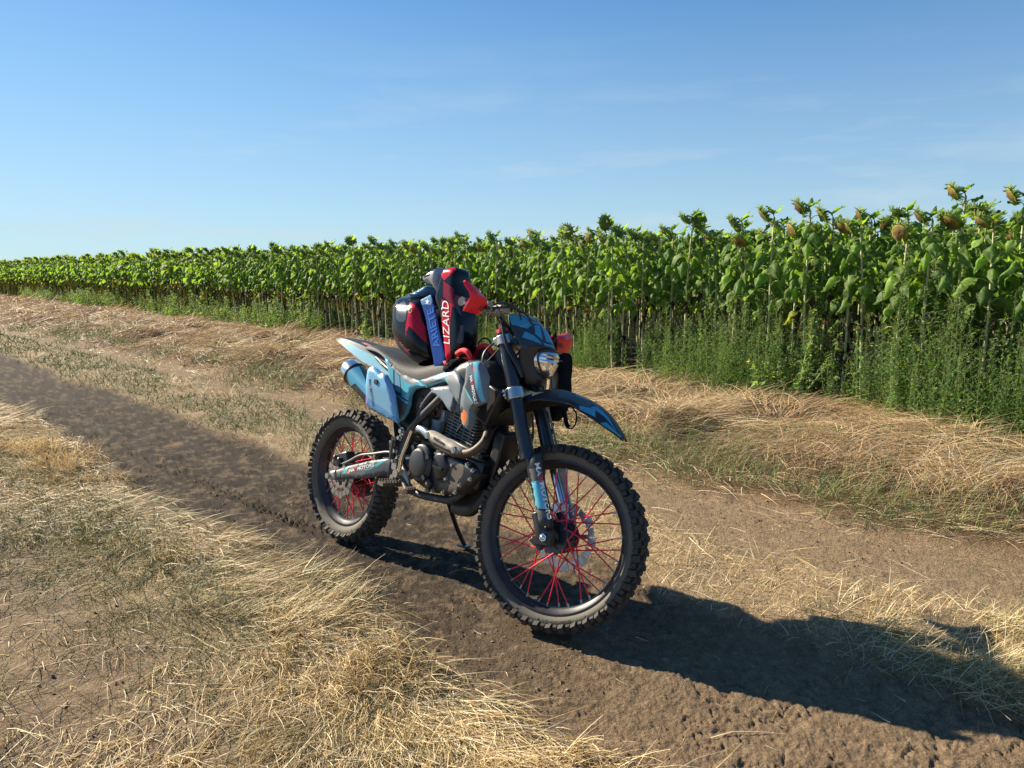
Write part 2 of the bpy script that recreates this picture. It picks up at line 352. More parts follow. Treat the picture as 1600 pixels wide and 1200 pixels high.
T = {
 'shield': [(321, 884),(355, 887),(385, 878),(412, 864),(445, 864),(488, 831),(519, 782),(540, 718),(554, 662),(507, 670),(447, 680),(369, 695),(322, 709),(296, 742),(293, 803),(292, 853)],
 'shield_violet': [(296, 742),(297, 769),(339, 756),(354, 729),(356, 695),(322, 709)],
 'shield_deep': [(356, 695),(351, 746),(397, 734),(482, 711),(550, 686),(554, 662),(447, 680)],
 'shield_bolt': [(409, 824)],
 'rear': [(342, 940),(373, 931),(415, 908),(481, 877),(551, 861),(588, 856),(609, 857),(642, 845),(670, 832),(611, 823),(573, 812),(559, 795),(553, 775),(554, 744),(539, 703),(517, 672),(487, 660),(464, 711),(440, 765),(411, 825),(376, 888)],
 'rear_para': [(441, 881),(479, 860),(503, 788),(459, 797)],
 'rear_paraline': [(428, 889),(483, 863),(515, 776),(453, 788)],
 'rear_strip': [(383, 926),(429, 907),(489, 883),(597, 853),(625, 844),(592, 834),(552, 832),(523, 842),(475, 860),(434, 881),(393, 898)],
 'rear_grey': [(445, 777),(486, 770),(525, 755),(554, 744),(539, 703),(517, 672),(487, 660),(464, 711)],
 'rear_line': [(443, 789),(447, 791),(558, 762),(554, 755)],
 'tailskirt': [(-64, 996),(-20, 1011),(102, 996),(242, 978),(240, 958),(278, 934),(312, 883),(237, 882),(194, 894),(182, 905),(137, 932),(44, 965)],
 'tail_white': [(-64, 996),(-40, 997),(121, 953),(212, 911),(313, 874),(312, 883),(237, 882),(194, 894),(182, 905),(137, 932),(44, 965)],
 'tail_blue': [(134, 951),(206, 941),(302, 909),(311, 883),(221, 915)],
 'tail_orange': [(196, 943),(218, 960),(258, 946),(237, 937)],
 'tankside': [(626, 858),(667, 869),(722, 889),(791, 913),(837, 922),(862, 913),(889, 893),(913, 864),(918, 832),(920, 798),(903, 784),(864, 810),(818, 852),(800, 865),(775, 865),(698, 838),(680, 832)],
 'tank_blue': [(672, 841),(736, 858),(798, 875),(810, 871),(802, 864),(775, 865),(698, 838),(680, 832)],
 'tank_pale': [(635, 859),(691, 877),(730, 891),(726, 865),(671, 848)],
 'tank_bluetint': [(730, 891),(791, 913),(826, 921),(794, 897),(784, 883),(726, 864)],
 'tank_line1': [(822, 919),(827, 920),(790, 886),(819, 868),(816, 864),(784, 883)],
 'airbox': [(700, 830),(717, 837),(822, 855),(832, 851),(867, 821),(875, 801),(870, 760),(850, 749),(829, 754),(787, 786),(728, 810)],
 'airbox_dark': [(860, 823),(867, 821),(879, 801),(880, 762),(859, 750),(850, 749)],
 'airbox_rim': [(700, 830),(717, 837),(822, 855),(832, 851),(867, 821),(862, 818),(824, 848),(725, 829),(719, 822)],
 'shroud': [(953, 906),(949, 941),(967, 957),(1012, 968),(1028, 962),(1046, 939),(1061, 911),(1065, 863),(1069, 817),(1063, 811),(1020, 789),(1008, 772),(1010, 740),(1005, 715),(989, 696),(964, 706),(943, 727),(937, 756),(935, 788),(936, 831),(945, 862),(954, 881)],
 'shroud_blue': [(997, 961),(1024, 967),(1032, 938),(1044, 905),(1054, 869),(1069, 817),(1059, 812),(1035, 854),(1015, 912),(1003, 935)],
 'shroud_dark': [(970, 860),(979, 883),(984, 899),(989, 914),(1009, 901),(1028, 864),(1051, 817),(1039, 803),(1028, 804),(994, 835)],
 'shroud_holo': [(963, 862),(994, 836),(1024, 806),(993, 823)],
 'shroud_pink': [(1002, 945),(1016, 944),(1021, 929),(1006, 929)],
 'shroud_orange': [(949, 745),(967, 774),(977, 773),(994, 757),(985, 724),(979, 713),(963, 721)],
 'shroud_tip': [(944, 727),(963, 720),(979, 712),(991, 712),(989, 695),(963, 705)],
 'shroud_hole': [(958, 771)],
 'case': [(615, 518),(621, 554),(678, 581),(727, 587),(761, 586),(836, 582),(889, 583),(941, 574),(974, 567),(1019, 558),(1041, 525),(1026, 493),(992, 456),(952, 431),(865, 409),(771, 405),(693, 414),(641, 440)],
 'case_dust': [(898, 528),(932, 555),(964, 553),(962, 506),(937, 488),(937, 449),(915, 423),(880, 421),(894, 471)],
 'bolts': [(844, 577),(896, 541),(868, 479),(777, 440),(1007, 504),(953, 470),(1016, 541),(982, 558),(795, 415),(858, 421),(758, 410),(930, 436),(637, 529)],
 'heatshield': [(725, 647),(740, 659),(771, 660),(834, 647),(915, 630),(948, 618),(969, 605),(959, 593),(922, 588),(869, 596),(794, 606),(743, 625)],
 'heatshield_slot': [(790, 645),(836, 635),(874, 623),(879, 613),(852, 618),(804, 628)],
 'swing': [(-5, 334),(-2, 346),(41, 363),(80, 378),(168, 411),(362, 472),(466, 495),(486, 483),(489, 447),(454, 427),(375, 397),(292, 373),(102, 330),(43, 315),(5, 310)],
 'swing_gusset': [(96, 362),(110, 359),(277, 387),(357, 427),(407, 456),(482, 469),(489, 447),(454, 427),(375, 397),(292, 373),(102, 330)],
 'swing_stripe1': [(130, 399),(168, 412),(147, 379),(140, 365),(110, 359)],
 'swing_orange': [(154, 381),(177, 393),(169, 371),(143, 365)],
 'swing_stripe2': [(389, 473),(435, 486),(367, 440),(322, 418),(224, 394),(309, 420),(359, 451)],
 'axleblock': [(5, 330),(12, 353),(52, 364),(59, 338),(58, 318),(24, 312)],
 'bracket': [(522, 631),(541, 636),(563, 616),(570, 575),(552, 530),(558, 494),(608, 443),(595, 431),(555, 428),(522, 440),(519, 501),(505, 537),(521, 577),(520, 601)],
 'peddle': [(562, 490),(593, 482),(618, 450),(644, 423),(644, 402),(625, 405),(603, 428),(563, 439),(550, 451)],
 'sideblk': [(447, 570),(477, 577),(504, 574),(505, 546),(484, 533),(487, 477),(459, 500)],
 'guardR': [(1223, 595),(1227, 619),(1240, 642),(1269, 648),(1280, 622),(1303, 539),(1344, 448),(1366, 397),(1364, 380),(1311, 363),(1291, 436),(1258, 517)],
 'guardR_mid': [(1231, 576),(1287, 586),(1303, 539),(1256, 530),(1242, 547)],
 'guardR_blue': [(1250, 529),(1301, 547),(1323, 496),(1339, 447),(1287, 442)],
 'guardR_camo': [(1290, 440),(1344, 441),(1357, 417),(1342, 421),(1324, 401),(1301, 405)],
 'headlight': [(1135, 1037),(1155, 1037),(1185, 1026),(1211, 1021),(1227, 1017),(1230, 999),(1227, 974),(1215, 950),(1196, 938),(1182, 940),(1164, 957),(1149, 990)],
 'helmet': [(275, 1110),(271, 1158),(278, 1199),(297, 1228),(361, 1229),(410, 1219),(463, 1224),(494, 1243),(488, 1301),(500, 1365),(572, 1375),(608, 1357),(615, 1311),(612, 1276),(632, 1227),(661, 1172),(683, 1106),(692, 1050),(695, 999),(662, 976),(623, 955),(601, 939),(571, 921),(493, 913),(452, 928),(410, 947),(349, 975),(313, 1018),(288, 1063)],
 'dome': [(275, 1110),(271, 1158),(278, 1199),(297, 1228),(361, 1230),(416, 1229),(469, 1235),(512, 1226),(558, 1131),(598, 1019),(606, 939),(571, 921),(493, 913),(452, 928),(410, 947),(349, 975),(313, 1018),(288, 1063)],
 'jaw': [(607, 1210),(617, 1252),(617, 1285),(630, 1346),(675, 1352),(713, 1348),(731, 1323),(736, 1264),(758, 1211),(787, 1159),(804, 1096),(810, 1032),(798, 981),(758, 956),(728, 938),(696, 1047),(661, 1138)],
 'h_red1': [(435, 1195),(489, 1181),(517, 1160),(536, 1116),(561, 1080),(579, 1043),(591, 999),(571, 1023),(542, 1052),(498, 1085),(487, 1076),(481, 1031),(470, 1075),(475, 1127),(462, 1168)],
 'h_red2': [(394, 1038),(433, 1001),(498, 974),(498, 955),(467, 975),(422, 1017)],
 'h_band': [(674, 1207),(761, 1183),(741, 1231),(786, 1209),(765, 1195),(744, 1176),(743, 1112),(758, 1022),(768, 970),(731, 946),(693, 1047),(685, 1137)],
 'h_hatch': [(662, 1289),(729, 1272),(760, 1186),(681, 1221)],
 'h_redtop': [(622, 1327),(653, 1340),(702, 1348),(723, 1331),(675, 1295),(669, 1287),(646, 1306)],
 'h_grey': [(743, 1231),(760, 1206),(782, 1164),(790, 1143),(781, 1152),(754, 1188)],
 'h_grey2': [(795, 1116),(845, 1096),(842, 1064),(791, 1019),(799, 1073)],
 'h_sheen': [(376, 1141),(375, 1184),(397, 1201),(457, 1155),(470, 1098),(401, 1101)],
 'strap': [(516, 1203),(586, 1229),(617, 1175),(669, 1067),(718, 972),(724, 935),(660, 920),(645, 956),(605, 1041),(564, 1129)],
 'h_screw': [(485, 1153)],
 'h_screw2': [(685, 1168)],
 'strap_pale': [(516, 1203),(586, 1229),(603, 1197),(590, 1182),(559, 1187),(533, 1181)],
 'peak': [(485, 1297),(504, 1320),(560, 1351),(585, 1356),(599, 1219),(582, 1219),(556, 1269),(541, 1283),(520, 1277)],
 'goggleframe': [(367, 1229),(439, 1242),(510, 1272),(524, 1266),(529, 1238),(444, 1213),(396, 1221)],
 'h_star': [(568, 1196)],
 'text_lizard': [(759, 1022),(720, 1207)],
 'text_lizard_top': [(703, 1020),(689, 1206)],
 'text_ariete_top': [(637, 1007),(565, 1174)],
 'text_ariete': [(685, 1010),(611, 1176)],
 'seat_edge': [(280, 954),(332, 938),(385, 910),(461, 876),(533, 860),(569, 855),(591, 856),(636, 870),(700, 895),(777, 921)],
 'seat_top': [(123, 979),(173, 989),(317, 962),(457, 920),(539, 916),(624, 934)],
 'gloveA': [(676, 940),(702, 956),(755, 987),(773, 996),(806, 1018),(844, 1023),(870, 1003),(869, 987),(817, 970),(782, 946),(786, 916),(755, 914),(738, 913),(724, 927),(689, 935)],
}
# ------------------------------------------------------------------ ground: one sheet with a two-rut dirt road
def uv_(x, y): return 0.7 * x - 0.714 * y, 0.714 * x + 0.7 * y
def xy_(u, v): return 0.7 * u + 0.714 * v, -0.714 * u + 0.7 * v
def v_edge(u): return np.interp(-np.asarray(u, float), [-4, 1, 3.7, 6.9, 13.4, 29, 57, 150], [6.75, 7.0, 7.45, 7.9, 8.25, 8.9, 9.9, 13]) + 0.22 * (vn(u * 0.35, u * 0 + 3.3, 5) - 0.5)
BIKE = (-0.8378, 3.5770); FRONT = (0.105, 2.615)
def zones(x, y):
    u, v = uv_(x, y)
    w = v + 0.34 * (fbm(x, y, 0.9, 4, 31) - 0.5) + 0.10 * (fbm(x, y, 5, 3, 33) - 0.5)
    t1 = sst(1.48, 1.66, w) * (1 - sst(2.42, 2.62, w))        # rut the motorcycle stands in
    sh = 0.36 * sst(3.5, 7.5, -u)                              # the grass strip widens away from the motorcycle
    mid = sst(2.42, 2.62, w) * (1 - sst(3.08, 3.3, w - sh))
    t2 = sst(3.08, 3.25, w - sh) * (1 - sst(3.78, 4.02, w - 0.7 * sh))        # far rut
    bank = 1 - sst(1.46, 1.66, w)
    verge = sst(3.8, 4.05, w - 0.7 * sh)
    ed = v_edge(u); field = sst(-0.15, 0.35, v - ed + 0.5 * (fbm(x, y, 1.4, 3, 35) - 0.5))
    verge = verge * (1 - field)
    return u, v, w, t1, mid, t2, bank, verge, field
def HT(x, y, fine=True):
    u, v, w, t1, mid, t2, bank, verge, field = zones(x, y)
    r = np.hypot(x, y)
    h = 0.03 * bank + 0.028 * mid + 0.05 * verge + 0.05 * field - 0.012 * t2
    h = h - 0.016 * t1 * sst(1.5, 1.75, w) * (1 - sst(2.25, 2.5, w))
    mound = np.clip(fbm(x, y, 1.5, 3, 41) - 0.38, 0, 1)
    h = h + verge * sst(4.15, 4.9, w) * (1 - 0.85 * sst(-1.4, -0.4, v - v_edge(u))) * (0.33 * mound + 0.03)
    h = h + (0.05 * bank + 0.05 * mid) * (fbm(x, y, 2.3, 3, 43) - 0.45)
    dirt = np.clip(t1 + 0.7 * t2 + 0.5 * bank + 0.4 * mid, 0, 1)
    lump = fbm(x, y, 7, 3, 45) - 0.5
    near = 1 - sst(9, 14, r)
    flat = np.minimum(np.hypot(x - BIKE[0], y - BIKE[1]), np.hypot(x - FRONT[0], y - FRONT[1])); fl = sst(0.05, 0.5, flat)
    h = h + dirt * lump * (0.011 + 0.016 * sst(2.6, 4.5, -u)) * (0.35 + 0.65 * fl)
    # churned tread marks along the rut
    vl = 1.906 + (u + 3.14) * 0.04; dv_ = np.abs(v - vl); behind = sst(-2.9, -3.3, u)
    lug = np.sign(np.sin(u * 105 + 2.0 * np.sign(v - vl)))
    h = h - behind * (1 - sst(0.045, 0.062, dv_)) * (0.010 + 0.007 * lug) + behind * 0.008 * np.exp(-((dv_ - 0.075) / 0.02) ** 2)
    tr = np.exp(-((v - 2.06 - 0.03 * np.sin(u * 1.3)) / 0.07) ** 2) + 0.6 * np.exp(-((v - 2.16 - 0.03 * np.sin(u * 0.9)) / 0.06) ** 2)
    brk = sst(0.35, 0.6, fbm(x, y, 2.2, 3, 47))
    h = h - t1 * fl * brk * tr * (0.006 + 0.008 * sst(2.6, 4.5, -u) + 0.004 * np.sign(np.sin(u * 95 + 3 * vn(u * 8, v * 30, 4))) * sst(0.4, 0.6, vn(x * 14, y * 14, 9)))
    if fine:
        c1 = fbm(x, y, 42, 3, 49, 0.6) - 0.5; c2 = np.abs(fbm(x, y, 95, 2, 51) - 0.5)
        cr = np.clip(1 - np.abs(fbm(x, y, 6, 4, 53, 0.6) - 0.5) * 26, 0, 1) * sst(0.52, 0.62, fbm(x, y, 1.3, 2, 54))
        h = h + near * dirt * (0.012 * c1 + 0.008 * c2) - near * t1 * 0.008 * cr * fl
    # gentle approach to the contact patches
    h = h * (0.12 + 0.88 * sst(0.03, 0.30, flat)) - 0.010 * (1 - sst(0.02, 0.16, flat))
    return h
def ground():
    dep = np.concatenate([np.radians(np.arange(62, 3.0, -0.10)), np.arctan(1.3111 / np.array([25.5, 27, 29, 32, 36, 42, 50, 62, 80, 110, 160, 250, 450, 900, 2000, 6000]))])
    rr = np.concatenate([[0.05, 0.35], 1.3111 / np.tan(dep)])
    ang = np.radians(np.concatenate([np.arange(-180, -46, 2.0), np.arange(-46, 46, 0.105), np.arange(46, 180, 2.0)]))
    A, Rr = np.meshgrid(ang, rr); x = (Rr * np.sin(A)).ravel(); y = (Rr * np.cos(A)).ravel()
    z = HT(x, y)
    nr, na = len(rr), len(ang)
    i, j = np.meshgrid(np.arange(nr - 1), np.arange(na), indexing='ij'); j2 = (j + 1) % na
    F = np.stack([i * na + j, i * na + j2, (i + 1) * na + j2, (i + 1) * na + j], -1).reshape(-1, 4)[:, ::-1]
    u, v, w, t1, mid, t2, bank, verge, field = zones(x, y)
    n1 = fbm(x, y, 0.8, 4, 61); n2 = fbm(x, y, 6, 4, 63); n3 = fbm(x, y, 22, 3, 65)
    dirt = np.array([0.30, 0.208, 0.122]); dark = np.array([0.045, 0.035, 0.026]); pale = np.array([0.215, 0.155, 0.092]); straw = np.array([0.42, 0.32, 0.18]); humus = np.array([0.10, 0.07, 0.045]); soil = np.array([0.07, 0.052, 0.036]); thatch = np.array([0.11, 0.068, 0.036])
    mix = lambda a, b, t: a + (b - a) * np.clip(t, 0, 1)[:, None]
    c = np.tile(dirt, (len(x), 1))
    c = mix(c, pale, t2 * 0.8)
    c = mix(c, humus * 1.0 + 0.022, bank * (0.35 + 0.5 * n1)); c = mix(c, straw * 0.6, bank * sst(0.5, 0.7, n2) * 0.35)
    c = mix(c, straw * 0.95, bank * np.exp(-((w - 1.15) / 0.30) ** 2) * 0.65); c = mix(c, straw * 0.75, mid * 0.45); c = mix(c, thatch, verge * 0.95); c = mix(c, soil, field)
    # darker churned soil toward the far part of the rut and along the tread marks
    far = sst(0.3, 2.2, -u - 0.6)
    tr = np.exp(-((v - 1.88) / 0.14) ** 2) + 0.7 * np.exp(-((v - 2.3) / 0.16) ** 2)
    c = mix(c, dark, t1 * (0.35 + 0.62 * far) * sst(0.24, 0.44, 0.5 * n1 + 0.5 * n2 + 0.14 * tr))
    c = mix(c, dark, t1 * (0.12 + 0.62 * far) * (1 - 0.55 * np.exp(-((v - 2.12) / 0.12) ** 2) * sst(0.35, 0.6, n1)) * (0.75 + 0.5 * (n2 - 0.5)))
    lit = sst(0.55, 0.7, n3) * (t1 + t2) * 0.35; c = mix(c, pale * 1.05, lit)
    c = c * (0.82 + 0.36 * n3)[:, None]
    m = mat('ground_soil', (0.2, 0.15, 0.1), 0.95, attr='col', var=0.22, vscale=38, grain=0.42, bump=1.0, bscale=85, bdist=0.014, bdet=9, spec=0.15)
    g = np_mesh('ground', np.stack([x, y, z], 1), F, m, c, smooth=True); g['kind'] = 'structure'
    return g
ground()
# ------------------------------------------------------------------ sunflower field
def g_tube(path, rad, n=5):
    P = np.asarray(path, float); L = len(P); r = np.broadcast_to(np.asarray(rad, float), (L,))
    t = np.gradient(P, axis=0); t /= np.linalg.norm(t, axis=1)[:, None] + 1e-9
    up = np.where(np.abs(t[:, 2:3]) > 0.9, np.array([[1.0, 0, 0]]), np.array([[0, 0, 1.0]])); a = np.cross(t, up); a /= np.linalg.norm(a, axis=1)[:, None] + 1e-9; b = np.cross(t, a)
    th = np.arange(n) * 2 * np.pi / n
    V = P[:, None] + r[:, None, None] * (a[:, None] * np.cos(th)[None, :, None] + b[:, None] * np.sin(th)[None, :, None])
    i, j = np.meshgrid(np.arange(L - 1), np.arange(n), indexing='ij'); j2 = (j + 1) % n
    return V.reshape(-1, 3), np.stack([i * n + j, i * n + j2, (i + 1) * n + j2, (i + 1) * n + j], -1).reshape(-1, 4)
def g_leaf(base, az, el0, el1, L, Wd, ns, nt, cup, rng, rip=0.012):
    s = np.linspace(0, 1, ns + 1); el = el0 + (el1 - el0) * np.clip(s * 2.2, 0, 1) ** 0.8; ds = L / ns
    d = np.stack([np.cos(az) * np.cos(el), np.sin(az) * np.cos(el), np.sin(el)], 1)
    mid = base + np.vstack([np.zeros(3), np.cumsum(d[:-1] * ds, 0)])
    w = Wd * 0.5 * np.maximum(np.sin(np.pi * np.clip(s, 0, 1) ** 0.62) ** 0.8 * (1 - 0.25 * s), 0.02)
    side = np.array([-np.sin(az), np.cos(az), 0.0]); nrm = np.cross(d, side)
    t = np.linspace(-1, 1, nt + 1)
    V = mid[:, None] + side * (w[:, None] * t * np.cos(cup))[..., None] - nrm[:, None] * (w[:, None] * np.abs(t) * np.sin(cup))[..., None]
    V = V + nrm[:, None] * (rip * np.sin(t * 4.0 + rng.uniform(0, 6)) * np.sin(s * 7 + rng.uniform(0, 6))[:, None])[..., None]
    V = V - d[:, None] * (0.16 * L * (t ** 2) * (1 - s[:, None]) ** 3)[..., None]
    i, j = np.meshgrid(np.arange(ns), np.arange(nt), indexing='ij'); k = nt + 1
    return V.reshape(-1, 3), np.stack([i * k + j, i * k + j + 1, (i + 1) * k + j + 1, (i + 1) * k + j], -1).reshape(-1, 4)
class GB:
    def __init__(s): s.V = []; s.F = []; s.C = []; s.n = 0
    def add(s, VF, col):
        V, F = VF; s.V.append(V); s.F.append(F + s.n); s.n += len(V); c = np.asarray(col, float); s.C.append(np.broadcast_to(c, (len(V), 3)) if c.ndim == 1 else c)
    def get(s): return np.vstack(s.V), np.vstack(s.F), np.vstack(s.C)
def disc(c, n, r, k, rings, dome, rng, bump=0.0):
    n = n / np.linalg.norm(n); a = np.cross(n, [0, 0, 1.0]); a /= np.linalg.norm(a); b = np.cross(n, a)
    th = np.arange(k) * 2 * np.pi / k; rr = np.array(rings)
    V = np.stack([c + n * dome(q) + (a * np.cos(x) + b * np.sin(x)) * (r * q) for q in rr for x in th])
    if bump: V = V + n * rng.normal(0, bump, (len(V), 1))
    i, j = np.meshgrid(np.arange(len(rr) - 1), np.arange(k), indexing='ij'); j2 = (j + 1) % k
    return V, np.stack([i * k + j, i * k + j2, (i + 1) * k + j2, (i + 1) * k + j], -1).reshape(-1, 4)
G_TOP = np.array([0.085, 0.155, 0.040]); G_MID = np.array([0.155, 0.240, 0.046]); G_YEL = np.array([0.24, 0.25, 0.03]); G_DRY = np.array([0.055, 0.035, 0.020]); G_STEM = np.array([0.42, 0.42, 0.23]); G_GOLD = np.array([0.24, 0.22, 0.03])
def sunflower(seed, lod=0, tilt=None, face=None, H=None, nleaf=None, gold=None):
    """face = azimuth the seed head looks to, in plant space 0 = +x"""
    rng = np.random.default_rng(seed); st, lf, hd, sd_ = GB(), GB(), GB(), GB()
    H = H or rng.uniform(1.66, 1.84); face = rng.normal(0, 0.35) if face is None else face
    lean = rng.normal(0, 0.035, 2); fx, fy = math.cos(face), math.sin(face)
    zs = np.linspace(0, 1, 9 if lod == 0 else 4)
    path = np.stack([lean[0] * zs * H + 0.012 * np.sin(zs * 5 + seed), lean[1] * zs * H + 0.010 * np.cos(zs * 4 + seed), zs * H], 1)
    tl = rng.uniform(0.35, 1.15) if tilt is None else tilt
    n = np.array([fx * math.cos(tl), fy * math.cos(tl), -math.sin(tl)])
    top = path[-1]; r_h = rng.uniform(0.078, 0.102)
    hook = np.stack([top, top + np.array([fx * 0.015, fy * 0.015, 0.05]), top + np.array([fx * 0.06, fy * 0.06, 0.075]), top + np.array([fx * 0.06, fy * 0.06, 0.075]) + n * 0.03])
    st.add(g_tube(path, np.linspace(0.0155, 0.0095, len(path)), 8 if lod == 0 else 4), G_STEM * rng.uniform(0.85, 1.1))
    st.add(g_tube(hook, [0.0095, 0.010, 0.012, 0.018], 7 if lod == 0 else 4), G_STEM * np.array([0.7, 0.95, 0.6]))
    hc = hook[-1] + n * 0.028
    # leaves
    N = nleaf or (rng.integers(21, 27) if lod == 0 else 13); az = rng.uniform(0, 6.28)
    for i in range(N):
        q = i / (N - 1); z = H * (0.46 + 0.53 * q ** 0.72); az += 2.4 + rng.normal(0, 0.3)
        base = np.array([np.interp(z, path[:, 2], path[:, 0]), np.interp(z, path[:, 2], path[:, 1]), z])
        sz = (0.135 + 0.075 * math.sin(math.pi * min(1, q * 1.05 + 0.08))) * rng.uniform(0.8, 1.2) * (0.62 if q > 0.9 else 1)
        pl = rng.uniform(0.08, 0.15) * (0.6 if q > 0.85 else 1); pe = rng.uniform(0.3, 0.8)
        d = np.array([math.cos(az) * math.cos(pe), math.sin(az) * math.cos(pe), math.sin(pe)]); d2 = np.array([math.cos(az), math.sin(az), 0.05])
        p1 = base + d * pl * 0.6; p2 = p1 + d2 * pl * 0.5
        ycol = rng.random(); green = G_TOP + (G_MID - G_TOP) * rng.random()
        col = G_YEL * rng.uniform(0.7, 1.1) if (q < 0.20 and ycol < 0.06) else (G_DRY if (q < 0.12 and ycol < 0.5) else green * rng.uniform(0.8, 1.25))
        if q > 0.93: e0, e1 = rng.uniform(0.3, 1.0), rng.uniform(-0.3, 0.6)
        else: e0, e1 = rng.uniform(-0.6, 0.1), rng.uniform(-1.7, -1.1)
        if col is G_DRY: e0, e1, sz = -0.9, -1.6, sz * 0.7
        if lod == 0:
            st.add(g_tube(np.stack([base, p1, p2]), [0.0045, 0.0036, 0.003], 4), G_STEM * np.array([0.75, 0.95, 0.6]))
            VF = g_leaf(p2, az + rng.normal(0, 0.2), e0, e1, sz, sz * rng.uniform(0.85, 1.05), 7, 6, rng.uniform(0.45, 1.15), rng, 0.018)
        else: VF = g_leaf(p2, az, e0, e1, sz * 1.1, sz * 1.05, 3, 2, rng.uniform(0.2, 0.7), rng)
        k = rng.uniform(0.85, 1.15, (len(VF[0]), 1))
        if lod == 0: tt = np.tile(np.linspace(-1, 1, 7), 8)[:, None]; k = k * (0.9 + 0.6 * np.exp(-(tt / 0.2) ** 2)) * np.where(rng.random((56, 1)) < 0.05, 0.55, 1)
        lf.add(VF, col * k)
    for i in range(3 if lod == 0 else 1):            # withered lower leaves hanging along the stem
        z = H * rng.uniform(0.26, 0.52); az += 2.1
        base = np.array([np.interp(z, path[:, 2], path[:, 0]), np.interp(z, path[:, 2], path[:, 1]), z])
        lf.add(g_leaf(base, az, -0.7, -1.6, 0.17, 0.075, 5 if lod == 0 else 2, 2, 0.9, rng, 0.02), G_DRY * rng.uniform(0.6, 1.6))
    # head: green dome behind, ring of bracts, seed face
    k = 22 if lod == 0 else 8
    g = np.array([0.13, 0.19, 0.04])
    hd.add(disc(hc, -n, r_h, k, [0.02, 0.4, 0.75, 1.0, 1.04], lambda q: 0.034 * (1 - q ** 2.2) - 0.004 * (q > 1), rng), g)
    gold = rng.random() < 0.5 if gold is None else gold
    cs = np.array([0.13, 0.065, 0.025]) if not gold else np.array([0.19, 0.125, 0.025])
    rings = [0.02, 0.3, 0.55, 0.72, 0.86, 0.97] if lod == 0 else [0.02, 0.6, 0.98]
    VF = disc(hc + n * 0.004, n, r_h, k, rings, lambda q: 0.030 * (1 - q ** 2), rng, 0.0014 if lod == 0 else 0)
    q = np.repeat(rings, k)[:, None]; cc = np.where(q < 0.35, cs * 0.55, np.where(q < 0.8, cs * 0.9, G_GOLD * (1.0 if gold else 0.5))) * rng.uniform(0.75, 1.25, (len(q), 1)); sd_.add(VF, cc)
    nb = 30 if lod == 0 else 9
    a = np.cross(n, [0, 0, 1.0]); a /= np.linalg.norm(a); b = np.cross(n, a)
    for i in range(nb):
        for lay in range(2 if lod == 0 else 1):
            x = 2 * math.pi * (i + 0.5 * lay) / nb + rng.normal(0, 0.05); rad = a * math.cos(x) + b * math.sin(x); tan = np.cross(n, rad)
            p0 = hc + rad * r_h * (0.98 - 0.12 * lay) - n * 0.010 * lay; ln = rng.uniform(0.034, 0.058) * (1 if lod == 0 else 1.2); wd = 0.011 if lod == 0 else 0.022
            out_ = rad * math.cos(0.6 + 0.3 * lay) + (n if (i + lay) % 3 == 0 else -n) * math.sin(0.6 + 0.2 * lay)
            m_ = p0 + out_ * ln * 0.55; tip = p0 + out_ * ln - n * 0.006
            V = np.stack([p0 - tan * wd, p0 + tan * wd, m_ + tan * wd * 0.75, m_ - tan * wd * 0.75, tip - tan * 0.0012, tip + tan * 0.0012])
            hd.add((V, np.array([[0, 1, 2, 3], [3, 2, 5, 4]])), np.array([0.15, 0.23, 0.045]) * rng.uniform(0.75, 1.3))
    # small upright leaves round the head
    for i in range(3 if lod == 0 else 1):
        x = face + math.pi + rng.normal(0, 1.0)
        lf.add(g_leaf(hook[1], x, rng.uniform(0.5, 1.2), rng.uniform(0.0, 0.9), rng.uniform(0.09, 0.14), 0.07, 4 if lod == 0 else 2, 4 if lod == 0 else 2, 0.3, rng), G_MID * rng.uniform(0.9, 1.4))
    return st, lf, hd, sd_
M['leaf'] = mat('sunflower_leaf', (0, 0, 0), 0.58, attr='col', trans=0.46, tcol=(2.3, 2.3, 0.8), var=0.18, vscale=26, bump=0.45, bscale=55, spec=0.3)
M['stem'] = mat('sunflower_stem', (0, 0, 0), 0.75, attr='col', var=0.2, vscale=30)
M['bract'] = mat('sunflower_bract', (0, 0, 0), 0.6, attr='col', trans=0.3, tcol=(1.6, 1.7, 0.8), var=0.15, vscale=60)
M['seed'] = mat('sunflower_seed_face', (0, 0, 0), 0.85, attr='col', var=0.4, vscale=160, bump=0.9, bscale=220)
FACE = math.radians(158)                       # the heads hang toward the morning sun
def sf_meshes(seed, **k):
    r = []
    for gb, nm, ms in zip(sunflower(seed, 0, **k), ('stem', 'leaves', 'flower_head', 'seed_face'), ('stem', 'leaf', 'bract', 'seed')):
        V, F, C = gb.get(); o = np_mesh(nm, V, F, M[ms], C, smooth=True); r.append(o.data); bpy.data.objects.remove(o)
    return r
def sf_object(meshes, x, y, z, rz, sc, label, group='sunflowers with heads standing out'):
    e = empty('sunflower', (x, y, z)); e.rotation_euler = (0, 0, rz); e.scale = (sc, sc, sc); tag(e, label, 'sunflower', group)
    ob = [bpy.data.objects.new(n, m) for n, m in zip(('stem', 'leaves', 'flower_head', 'seed_face'), meshes)]
    for o in ob[:3]: link(o, e)
    link(ob[3], ob[2]); return e
rngf = np.random.default_rng(5)
plants = []
SPECIAL = {}   # plants that stand out along the near edge: (x, y) -> (height, tilt, facing offset, gold, label)
